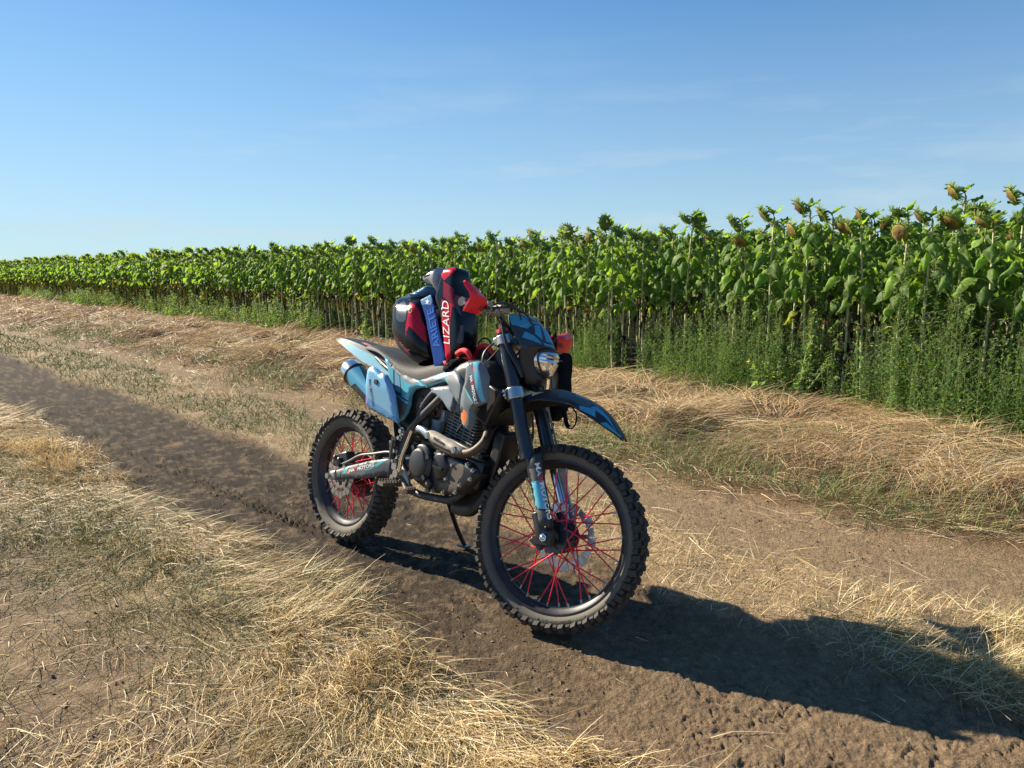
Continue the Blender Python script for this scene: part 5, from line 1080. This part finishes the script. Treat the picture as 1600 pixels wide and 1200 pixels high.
for i, (dx, dz, yc, lab) in enumerate([(0, 0, 0.085, 'black glove with red edging lying on the tank in front of the seat'), (0.025, 0.030, -0.005, 'crumpled red glove tucked beyond the other glove, beside the tank cap')]):
    gl_, lx = gear('glove', (0.76, -yc, 0.93), lab, 'glove', 'riding gloves on the tank')
    ol = [(a + dx, b + dz) for a, b in GA]
    d_ = [([(a + dx, b + dz) for a, b in [(0.672, 0.925), (0.690, 0.955), (0.715, 0.948), (0.732, 0.925), (0.742, 0.905), (0.775, 0.900), (0.768, 0.93), (0.745, 0.938), (0.72, 0.955), (0.70, 0.962)]], 1), ([(a + dx, b + dz) for a, b in [(0.74, 0.975), (0.80, 0.99), (0.86, 0.985), (0.84, 0.968), (0.79, 0.972)]], 1)] if i == 0 else []
    relief('palm', chaikin(ol, 2), yc, [M['cloth'] if i == 0 else M['glovered'], M['glovered']], gl_, d_, side=-1, sp=0.010, edge=0.03, drop=0.03, fn=lambda p, d: 0.02 + 0.006 * np.sin(p[:, 0] * 90 + 30 * p[:, 1]) * np.cos(p[:, 1] * 110), depth=0.05, xf=lx)
    for k in range(4):
        fb = MB(); z0 = 0.985 + dz - 0.008 * k; yy = -yc + 0.012 * (k - 1.5)
        fb.tube([(0.80 + dx, yy, z0), (0.835 + dx, yy - 0.004, z0 + 0.016 - 0.004 * k), (0.868 + dx, yy - 0.006 + 0.004 * k, z0 + 0.012 - 0.006 * k), (0.885 + dx - 0.006 * k, yy, z0 - 0.010 - 0.003 * k)], [0.012, 0.012, 0.0115, 0.008], 10, 4); fb.ball((0.885 + dx - 0.006 * k, yy, z0 - 0.010 - 0.003 * k), 0.008, 6)
        fb.build('finger', M['glovered'] if (k % 2 == 0) else M['cloth'], gl_, xf=lx)
    tb = MB(); tb.tube([(0.745 + dx, -yc - 0.02, 0.925 + dz), (0.775 + dx, -yc - 0.05, 0.918 + dz), (0.805 + dx, -yc - 0.055, 0.925 + dz)], [0.014, 0.012, 0.009], 10, 4); tb.build('thumb', M['cloth'], gl_, xf=lx)
bag, bx2 = gear('backpack', (0.98, 0.30, 0.70), 'black fabric bag with loose straps hanging from the left handlebar', 'bag')
BO = [(0.968, 1.03), (1.00, 1.045), (1.030, 1.040), (1.036, 1.000), (1.042, 0.935), (1.054, 0.872), (1.045, 0.800), (1.020, 0.755), (0.985, 0.735), (0.965, 0.76), (0.962, 0.85), (0.960, 0.96), (0.960, 1.01)]
bg_, bof = relief('bag_body', chaikin(BO, 2), -0.29, [M['cloth'], M['greygraph']], bag, [([(0.975, 1.010), (1.028, 1.009), (1.029, 1.003), (0.975, 1.003)], 1)], side=-1, sp=0.014, edge=0.025, drop=0.022, fn=lambda p, d: 0.006 * np.sin(p[:, 0] * 70 + 2) * np.sin(p[:, 1] * 40), depth=0.045, xf=bx2)
mb = MB(); mb.tube([(1.085, 0.26, 0.815), (1.112, 0.25, 0.79), (1.125, 0.25, 0.76), (1.140, 0.25, 0.735), (1.150, 0.25, 0.742)], 0.011, 8, 5, flat=0.25); mb.tube([(1.11, 0.25, 0.825), (1.145, 0.25, 0.822), (1.175, 0.25, 0.795), (1.180, 0.25, 0.765), (1.168, 0.25, 0.738), (1.148, 0.25, 0.730), (1.132, 0.25, 0.742)], 0.0045, 8, 5, flat=0.5)
mb.tube([(1.05, 0.26, 0.74), (1.055, 0.25, 0.66), (1.05, 0.25, 0.60)], 0.004, 8, 4); mb.build('strap', M['cloth'], bag, xf=bx2)
mb = MB(); mb.tube([(0.97, 0.275, 1.04), (0.975, 0.285, 1.11), (0.965, 0.30, 1.128), (0.955, 0.325, 1.10), (0.96, 0.33, 1.04)], 0.010, 8, 5, flat=0.3); mb.build('carry_loop', M['cloth'], bag, xf=bx2)
# ------------------------------------------------------------------ weeds along the field edge
def weed(seed, H):
    rng = np.random.default_rng(seed); g = GB(); zs = np.linspace(0, 1, 6); ln = rng.normal(0, 0.06, 2)
    path = np.stack([ln[0] * zs + 0.01 * np.sin(zs * 6), ln[1] * zs, zs * H], 1); g.add(g_tube(path, np.linspace(0.006, 0.002, 6), 4), np.array([0.17, 0.19, 0.08]) * rng.uniform(0.8, 1.2))
    base = np.array([0.120, 0.195, 0.060]) * rng.uniform(0.75, 1.3); grey = np.array([0.20, 0.235, 0.15])
    def leaf(p, az, el, L, w, c):
        d = np.array([math.cos(az) * math.cos(el), math.sin(az) * math.cos(el), math.sin(el)]); s = np.array([-math.sin(az), math.cos(az), rng.normal(0, 0.4)]) * w
        V = np.stack([p, p + d * L * 0.45 + s, p + d * L - np.array([0, 0, 0.15 * L]), p + d * L * 0.45 - s]); g.add((V, np.array([[0, 1, 2, 3]])), c)
    nb = int(9 + H * 12); az = rng.uniform(0, 6)
    for b in range(nb):
        q = (b + 0.5) / nb; p0 = np.array([np.interp(q, zs, path[:, k]) for k in range(3)]); az += 2.4
        bl = (0.17 * (1 - q) + 0.05) * H * rng.uniform(0.5, 1.1); el = rng.uniform(0.6, 1.15); d = np.array([math.cos(az) * math.cos(el), math.sin(az) * math.cos(el), math.sin(el)])
        p1 = p0 + d * bl; g.add(g_tube(np.stack([p0, p1]), [0.0022, 0.001], 3), base * 1.5)
        for k in range(int(2 + bl * 26)):
            t = rng.random(); p = p0 + d * bl * t; L = rng.uniform(0.022, 0.058) * (1.25 - 0.6 * q)
            leaf(p, rng.uniform(0, 6.28), rng.uniform(-0.6, 0.7), L, L * 0.27, base * rng.uniform(0.7, 1.4))
        if q > 0.45:
            for k in range(7): leaf(p1 + rng.normal(0, 0.008, 3), rng.uniform(0, 6.28), rng.uniform(-0.5, 1.2), 0.011, 0.0045, grey * rng.uniform(0.7, 1.3))
    for k in range(int(16 * H)): p = path[-1] - np.array([0, 0, rng.uniform(0, 0.2 * H)]) + rng.normal(0, 0.006, 3); leaf(p, rng.uniform(0, 6.28), rng.uniform(0, 1.3), 0.014, 0.005, grey * rng.uniform(0.7, 1.3))
    if rng.random() < 0.35:
        for k in range(3): leaf(path[3] + rng.normal(0, 0.08, 3), rng.uniform(0, 6), 0.4, 0.018, 0.009, np.array([0.55, 0.42, 0.03]))
    return g.get()
M['weed'] = mat('weed_leaf', (0, 0, 0), 0.6, attr='col', trans=0.4, tcol=(2.0, 2.1, 0.8), spec=0.35)
WV = [weed(700 + k, h) for k, h in enumerate([0.55, 0.65, 0.8, 0.95, 1.05, 1.15, 1.25, 1.35, 1.45, 0.6, 0.9, 1.1, 1.3, 0.75])]
WT = [weed(740 + k, h) for k, h in enumerate([0.22, 0.3, 0.36, 0.28, 0.4, 0.25])]
rw_ = np.random.default_rng(8)
def weeds_at(n, u0, u1, v0, v1):
    u = rw_.uniform(u0, u1, n); dv = rw_.uniform(v0, v1, n); v = v_edge(u) + dv; x, y = xy_(u, v); return x, y, u, dv
x, y, u, dv = weeds_at(3900, -11.5, 5.0, -0.85, 0.9)
k = (fbm(x, y, 0.9, 3, 71) + 0.16 * sst(-7, -1.5, u) - 0.1 * sst(0.5, 1.5, dv)) > 0.465 + 0.22 * sst(-0.4, -0.8, dv)
x, y, u, dv = x[k], y[k], u[k], dv[k]
pr = [WV[i] for i in rw_.integers(0, len(WV), len(x))]; hs = (0.62 + 0.46 * sst(-9, -1, u)) * (0.50 + 0.62 * rw_.random(len(x)) ** 0.8) * (1 + 0.12 * sst(-5, -2, u)) * (0.55 + 0.45 * sst(-0.6, 0.2, dv)) * rw_.uniform(0.8, 1.1, len(x))
def scatter_l(name, protos, x, y, sc, label, cat, tint):
    z = HT(x, y, False); V = []; F = []; C = []; n = 0
    for i in range(len(x)):
        a, b, c = protos[i]; t = rw_.uniform(0, 6.28); s, co_ = math.sin(t), math.cos(t)
        V.append(np.stack([(a[:, 0] * co_ - a[:, 1] * s) * sc[i] + x[i], (a[:, 0] * s + a[:, 1] * co_) * sc[i] + y[i], a[:, 2] * sc[i] + z[i] - 0.01], 1)); F.append(b + n); n += len(a); C.append(c * tint[i])
    o = np_mesh(name, np.vstack(V), np.vstack(F), M['weed'], np.vstack(C)); tag(o, label, cat, None, 'stuff'); return o
scatter_l('weeds', pr, x, y, hs, 'tangle of tall green weeds along the near edge of the sunflowers', 'weeds', rw_.uniform(0.8, 1.25, len(x)))
x2, y2, u2, dv2 = weeds_at(2800, -45, -3, -0.7, 0.9); k = fbm(x2, y2, 0.6, 3, 73) > 0.45; x2, y2 = x2[k], y2[k]
scatter_l('low_weeds', [WT[i] for i in rw_.integers(0, len(WT), len(x2))], x2, y2, rw_.uniform(0.9, 2.0, len(x2)), 'low green weeds in the dry verge beside the sunflowers', 'weeds', rw_.uniform(0.9, 1.5, len(x2)))
wl_ = [(4.05, 6.02, 1.0, 'tall leafy weed standing before the field at the right edge'), (3.86, 6.22, 0.85, 'weed growing just beside the tall leafy weed in front of the field'), (3.95, 5.80, 0.72, 'shortest of the weeds growing forward into the dry grass by the right edge')]
for x_, y_, s_, lab in wl_:
    a, b, c = weed(int(900 + 100 * s_), 1.15)
    o = np_mesh('weed_plant', a, b, M['weed'], c * 1.05); o.location = (x_, y_, float(HT(np.array([x_]), np.array([y_]), False)[0]) - 0.01); o.scale = (s_,) * 3; tag(o, lab, 'weed', 'single weeds before the field')
# ------------------------------------------------------------------ grass and straw
M['straw'] = mat('dry_grass', (0, 0, 0), 0.62, attr='col', trans=0.18, spec=0.35)
def blades(x, y, L, az, el, curl, wd, col, z0=0.0, segs=4, kink=0.0):
    n = len(x); h = HT(x, y, False) + z0
    P = np.zeros((n, segs + 1, 3)); P[:, 0] = np.stack([x, y, h - 0.004], 1)
    a = az.copy(); e = el.copy()
    for k in range(segs):
        d = np.stack([np.cos(a) * np.cos(e), np.sin(a) * np.cos(e), np.sin(e)], 1); P[:, k + 1] = P[:, k] + d * (L / segs)[:, None]
        e = e + curl / segs; a = a + kink * rg.normal(0, 1, n) / segs
    s = np.stack([-np.sin(az), np.cos(az), rg.normal(0, 0.5, n)], 1); s /= np.linalg.norm(s, axis=1)[:, None]
    tp = np.linspace(1, 0.25, segs + 1)
    A = P - s[:, None] * (wd[:, None] * tp)[..., None] * 0.5; B = P + s[:, None] * (wd[:, None] * tp)[..., None] * 0.5
    V = np.stack([A, B], 2).reshape(-1, 3)
    o = (np.arange(n) * (segs + 1) * 2)[:, None]; k = np.arange(segs)[None] * 2
    F = np.stack([o + k, o + k + 1, o + k + 3, o + k + 2], -1).reshape(-1, 4)
    C = np.repeat(col, (segs + 1) * 2, 0); return V, F, C
rg = np.random.default_rng(21)
def cand(n, rmin, rmax, amin=-43, amax=43, p=1.0):
    """candidate spots whose number per square metre falls off with distance"""
    q = rg.random(n); r = (rmin ** p + q * (rmax ** p - rmin ** p)) ** (1 / p); a = np.radians(rg.uniform(amin, amax, n)); return r * np.sin(a), r * np.cos(a), r
def wscale(r, w): return np.maximum(w, r * 0.00075)
def pick(cols, n, k=None):
    c = np.array(cols); return c[rg.integers(0, len(c), n)] * rg.uniform(0.75, 1.25, (n, 1))
STRAW = [(0.68, 0.52, 0.27), (0.74, 0.60, 0.35), (0.55, 0.39, 0.17), (0.80, 0.70, 0.47), (0.32, 0.21, 0.09)]
RED = [(0.38, 0.21, 0.10), (0.48, 0.29, 0.15), (0.22, 0.11, 0.05), (0.54, 0.37, 0.21)]
GREEN = [(0.07, 0.12, 0.025), (0.10, 0.15, 0.03), (0.055, 0.10, 0.025), (0.14, 0.16, 0.05)]
def emit(name, parts, label, cat):
    V = []; F = []; C = []; n = 0
    for a, b, c in parts: V.append(a); F.append(b + n); C.append(c); n += len(a)
    o = np_mesh(name, np.vstack(V), np.vstack(F), M['straw'], np.vstack(C)); tag(o, label, cat, None, 'stuff'); return o
PI2 = 2 * math.pi
# verge: long dry grass, combed and laid over in swirls
parts = []
x, y, r = cand(420000, 3.4, 46, p=0.55); u, v, w, t1, mid, t2, bank, verge, field = zones(x, y)
dens = verge * (1 - 0.8 * sst(-0.9, -0.2, v - v_edge(u))) * sst(3.95, 4.5, w) * (0.35 + 0.65 * sst(0.30, 0.52, fbm(x, y, 1.6, 3, 81)))
k = rg.random(len(x)) < np.clip(dens * 1.2, 0, 1); x, y, r, u, v, w = x[k], y[k], r[k], u[k], v[k], w[k]; n = len(x)
flow = math.radians(-15) + 2.6 * (fbm(x, y, 0.55, 2, 83) - 0.5) * 2 + 2.2 * (fbm(x, y, 1.9, 2, 84) - 0.5) * 2 + rg.normal(0, 0.4, n) + np.where(rg.random(n) < 0.5, 0, math.pi) * (fbm(x, y, 0.8, 2, 85) > 0.5)
up = sst(6.2, 7.4, v) * sst(0.50, 0.62, fbm(x, y, 1.1, 2, 87)) * sst(3.0, 6.0, -u); edgew = sst(4.4, 5.0, w)
el = rg.uniform(0.05, 0.55, n) ** 1.2 + 0.55 * up * rg.random(n); L = rg.uniform(0.20, 0.60, n) * (0.5 + 0.5 * edgew)
red = np.clip(0.15 + 0.75 * fbm(x, y, 0.7, 3, 89) + 0.35 * up - 0.12, 0, 1)[:, None]
col = pick(STRAW, n) * (1 - red) + pick(RED, n) * red
parts.append(blades(x, y, L, flow, el, -0.75 * rg.uniform(0.3, 1.3, n), wscale(r, 0.0030), col, kink=0.5, z0=rg.uniform(0, 0.05, n) * edgew))
emit('verge_grass', parts, 'long dry brown grass lying over in swirls between the track and the sunflowers', 'dry grass')
# green tufts at the foot of the verge and in it
parts = []
x, y, r = cand(130000, 3.4, 22, p=0.7); u, v, w, *_z = zones(x, y)
g = 1.3 * sst(0.44, 0.54, fbm(x, y, 1.0, 3, 91)) * np.exp(-((w - 4.25) / 0.30) ** 2) + 0.55 * sst(0.60, 0.66, fbm(x, y, 1.3, 3, 93)) * sst(4.2, 4.6, w) * (1 - sst(7.0, 7.6, w))
k = rg.random(len(x)) < g; x, y, r = x[k], y[k], r[k]; n = len(x)
parts.append(blades(x, y, rg.uniform(0.08, 0.26, n), rg.uniform(0, PI2, n), rg.uniform(0.5, 1.4, n), -rg.uniform(0.3, 1.2, n), wscale(r, 0.0034), pick([(0.13, 0.20, 0.05), (0.18, 0.24, 0.07), (0.10, 0.17, 0.04), (0.26, 0.26, 0.10)], n)))
# middle strip and the green patches of the far left
x, y, r = cand(320000, 2.2, 30, p=0.55); u, v, w, t1, mid, t2, bank, verge, field = zones(x, y)
gp = sst(0.34, 0.46, fbm(x, y, 0.9, 3, 95)) * sst(2.2, 3.6, -u)
k = rg.random(len(x)) < mid * np.clip(0.45 + 0.9 * gp, 0, 1) * 1.0 * sst(0.25, 0.42, fbm(x, y, 2.2, 3, 96) + 0.1); x1, y1, r1, gp1 = x[k], y[k], r[k], gp[k]; n = len(x1)
isg = (rg.random(n) < 0.12 + 0.86 * gp1)[:, None]
parts.append(blades(x1, y1, np.where(isg[:, 0], rg.uniform(0.04, 0.12, n), rg.uniform(0.04, 0.14, n)), rg.uniform(0, PI2, n), rg.uniform(0.2, 1.2, n), -rg.uniform(0.2, 1.0, n), wscale(r1, 0.0026), np.where(isg, pick(GREEN, n), pick(STRAW, n))))
x, y, r = cand(160000, 1.6, 9, -44, 10, p=0.8); u, v, w, *_z = zones(x, y)
gg = 0.7 * np.exp(-((x + 2.15) ** 2 + (y - 3.6) ** 2) / 0.35) + 0.6 * np.exp(-((x + 1.2) ** 2 + (y - 2.85) ** 2) / 0.30) + 0.5 * np.exp(-((x + 3.3) ** 2 + (y - 4.9) ** 2) / 0.5) + 0.25 * np.exp(-((x + 0.35) ** 2 + (y - 1.75) ** 2) / 0.2)
k = rg.random(len(x)) < gg * sst(0.36, 0.52, fbm(x, y, 2.8, 3, 113)) * (w < 1.3) * 0.9; x, y, r = x[k], y[k], r[k]; n = len(x)
parts.append(blades(x, y, rg.uniform(0.04, 0.15, n), rg.uniform(0, PI2, n), rg.uniform(0.3, 1.2, n), -rg.uniform(0.2, 1.2, n), wscale(r, 0.0020), pick([(0.11, 0.135, 0.03), (0.15, 0.165, 0.045), (0.085, 0.105, 0.026), (0.24, 0.21, 0.085)], n)))
emit('green_grass', parts, 'short green grass in patches along the strip between the ruts and the foot of the verge', 'grass')
parts = []
# straw tufts of the middle strip near the front wheel
x, y, r = cand(520000, 2.2, 9, -5, 43, p=0.8); u, v, w, t1, mid, t2, bank, verge, field = zones(x, y)
k = rg.random(len(x)) < mid * sst(-1.2, -0.2, u) * sst(0.34, 0.50, fbm(x, y, 2.0, 3, 97)) * 1.0; x, y, r = x[k], y[k], r[k]; n = len(x)
fl = math.radians(-45) + rg.normal(0, 0.9, n)
parts.append(blades(x, y, 0.04 + 0.2 * rg.random(n) ** 1.5, fl, rg.uniform(0.05, 0.9, n), -rg.uniform(0.1, 0.9, n), wscale(r, 0.0024), np.where((rg.random(n) < 0.27)[:, None], pick([(0.16, 0.21, 0.06)], n), pick(STRAW, n)), kink=0.4))
# pale edge of trodden straw along the far rut and the verge foot
x, y, r = cand(120000, 3.0, 40, p=0.5); u, v, w, *_z = zones(x, y)
k = rg.random(len(x)) < np.exp(-((w - 4.05) / 0.20) ** 2) * 0.8 + np.exp(-((w - 3.2) / 0.16) ** 2) * 0.35; x, y, r = x[k], y[k], r[k]; n = len(x)
parts.append(blades(x, y, rg.uniform(0.05, 0.24, n), math.radians(-45) + rg.normal(0, 0.55, n) + math.pi * (rg.random(n) < 0.5), rg.uniform(0.0, 0.35, n), -rg.uniform(0.0, 0.5, n), wscale(r, 0.0026), pick(STRAW[1:4], n) * 1.1, kink=0.3))
emit('straw_tufts', parts, 'pale straw and dry tufts along the edges of the ruts', 'straw')
# near bank: dry straw with bare earth and dull green patches
parts = []
x, y, r = cand(850000, 1.15, 22, -44, 30, p=0.75); u, v, w, t1, mid, t2, bank, verge, field = zones(x, y)
bare = np.clip(sst(0.55, 0.66, fbm(x, y, 1.15, 3, 101)) * (1 - sst(0.6, 1.2, w)) + np.exp(-(((x + 1.45) ** 2 + (y - 2.55) ** 2) / 0.16) ** 2), 0, 1); edge = np.exp(-((w - 1.20) / 0.27) ** 2)
dens = bank * (0.34 + 1.0 * edge + 0.35 * sst(0.4, 0.6, fbm(x, y, 2.4, 3, 103))) * (1 - 0.78 * bare)
gr = np.clip(sst(0.50, 0.62, fbm(x, y, 1.2, 3, 105)) * (1 - edge) + np.exp(-((x + 2.0) ** 2 + (y - 3.55) ** 2) / 0.5) + 0.7 * np.exp(-((x + 1.15) ** 2 + (y - 2.85) ** 2) / 0.25), 0, 1)
k = rg.random(len(x)) < np.clip(dens * 0.75, 0, 1); x, y, r, gr, edge, w = x[k], y[k], r[k], gr[k], edge[k], w[k]; n = len(x)
fl = math.radians(-52) + 2.0 * (fbm(x, y, 1.0, 2, 107) - 0.5) * 2 + rg.normal(0, 0.6, n)
isg = (rg.random(n) < gr * 0.62)[:, None]
L = np.where(isg[:, 0], rg.uniform(0.03, 0.09, n), 0.03 + 0.19 * rg.random(n) ** 1.6)
stand = sst(0.5, 0.62, fbm(x, y, 2.6, 2, 109))
parts.append(blades(x, y, L, fl, rg.uniform(0.02, 0.45, n) + 0.7 * stand * rg.random(n), -rg.uniform(0.0, 0.9, n), wscale(r, 0.0023) * rg.uniform(0.6, 1.6, n), np.where(isg, pick([(0.10, 0.13, 0.035), (0.13, 0.15, 0.05), (0.08, 0.11, 0.03)], n), pick(STRAW, n)), kink=0.5))
emit('bank_straw', parts, 'dry yellow straw with dull green patches on the bank beside the rut', 'straw')
# loose bits lying on bare earth
parts = []
x, y, r = cand(26000, 1.2, 12, -44, 44, p=0.9); u, v, w, t1, mid, t2, bank, verge, field = zones(x, y)
k = rg.random(len(x)) < np.clip(0.30 * t2 + 0.05 * t1 + 0.25 * bank + 0.2 * mid, 0, 1) * 0.8; x, y, r = x[k], y[k], r[k]; n = len(x)
big = rg.random(n) < 0.06
parts.append(blades(x, y, np.where(big, rg.uniform(0.12, 0.4, n), rg.uniform(0.015, 0.07, n)), rg.uniform(0, PI2, n), rg.uniform(-0.02, 0.12, n), -rg.uniform(0, 0.2, n), np.where(big, 0.004, 0.0022), pick(STRAW[1:4], n), z0=0.008, kink=0.5, segs=3))
emit('straw_litter', parts, 'loose broken straw lying on the bare earth', 'straw')

# crumbs and clods of earth on the bare ruts
x, y, r = cand(36000, 1.3, 9, -44, 44, p=0.9); u, v, w, t1, mid, t2, bank, verge, field = zones(x, y)
k = rg.random(len(x)) < np.clip(t1 + 0.8 * t2 + 0.25 * bank, 0, 1) * sst(0.42, 0.62, fbm(x, y, 1.7, 3, 121)); x, y = x[k], y[k]; n = len(x)
s = 0.0015 + 0.0060 * rg.random(n) ** 4; z = HT(x, y)
oc = np.array([[1, 0, 0], [0, 1, 0], [-1, 0, 0], [0, -1, 0], [0.1, 0.1, 0.8], [-0.1, 0.1, -0.8]]); of = np.array([[0, 1, 4], [1, 2, 4], [2, 3, 4], [3, 0, 4], [1, 0, 5], [2, 1, 5], [3, 2, 5], [0, 3, 5]])
V = (oc[None] * (1 + 0.35 * rg.normal(0, 1, (n, 6, 1))) + 0.2 * rg.normal(0, 1, (n, 6, 3))) * s[:, None, None] + np.stack([x, y, z + s * 0.3], 1)[:, None]
F = of[None] + (np.arange(n) * 6)[:, None, None]
cl = np.repeat(pick([(0.21, 0.145, 0.085), (0.18, 0.125, 0.075), (0.25, 0.18, 0.11)], n), 6, 0)
o = np_mesh('soil_clods', V.reshape(-1, 3), F.reshape(-1, 3), mat('clod_earth', (0, 0, 0), 0.95, attr='col', spec=0.1, bump=0.6, bscale=300), cl); tag(o, 'crumbs of dry earth scattered over the ruts', 'soil crumbs', None, 'stuff')
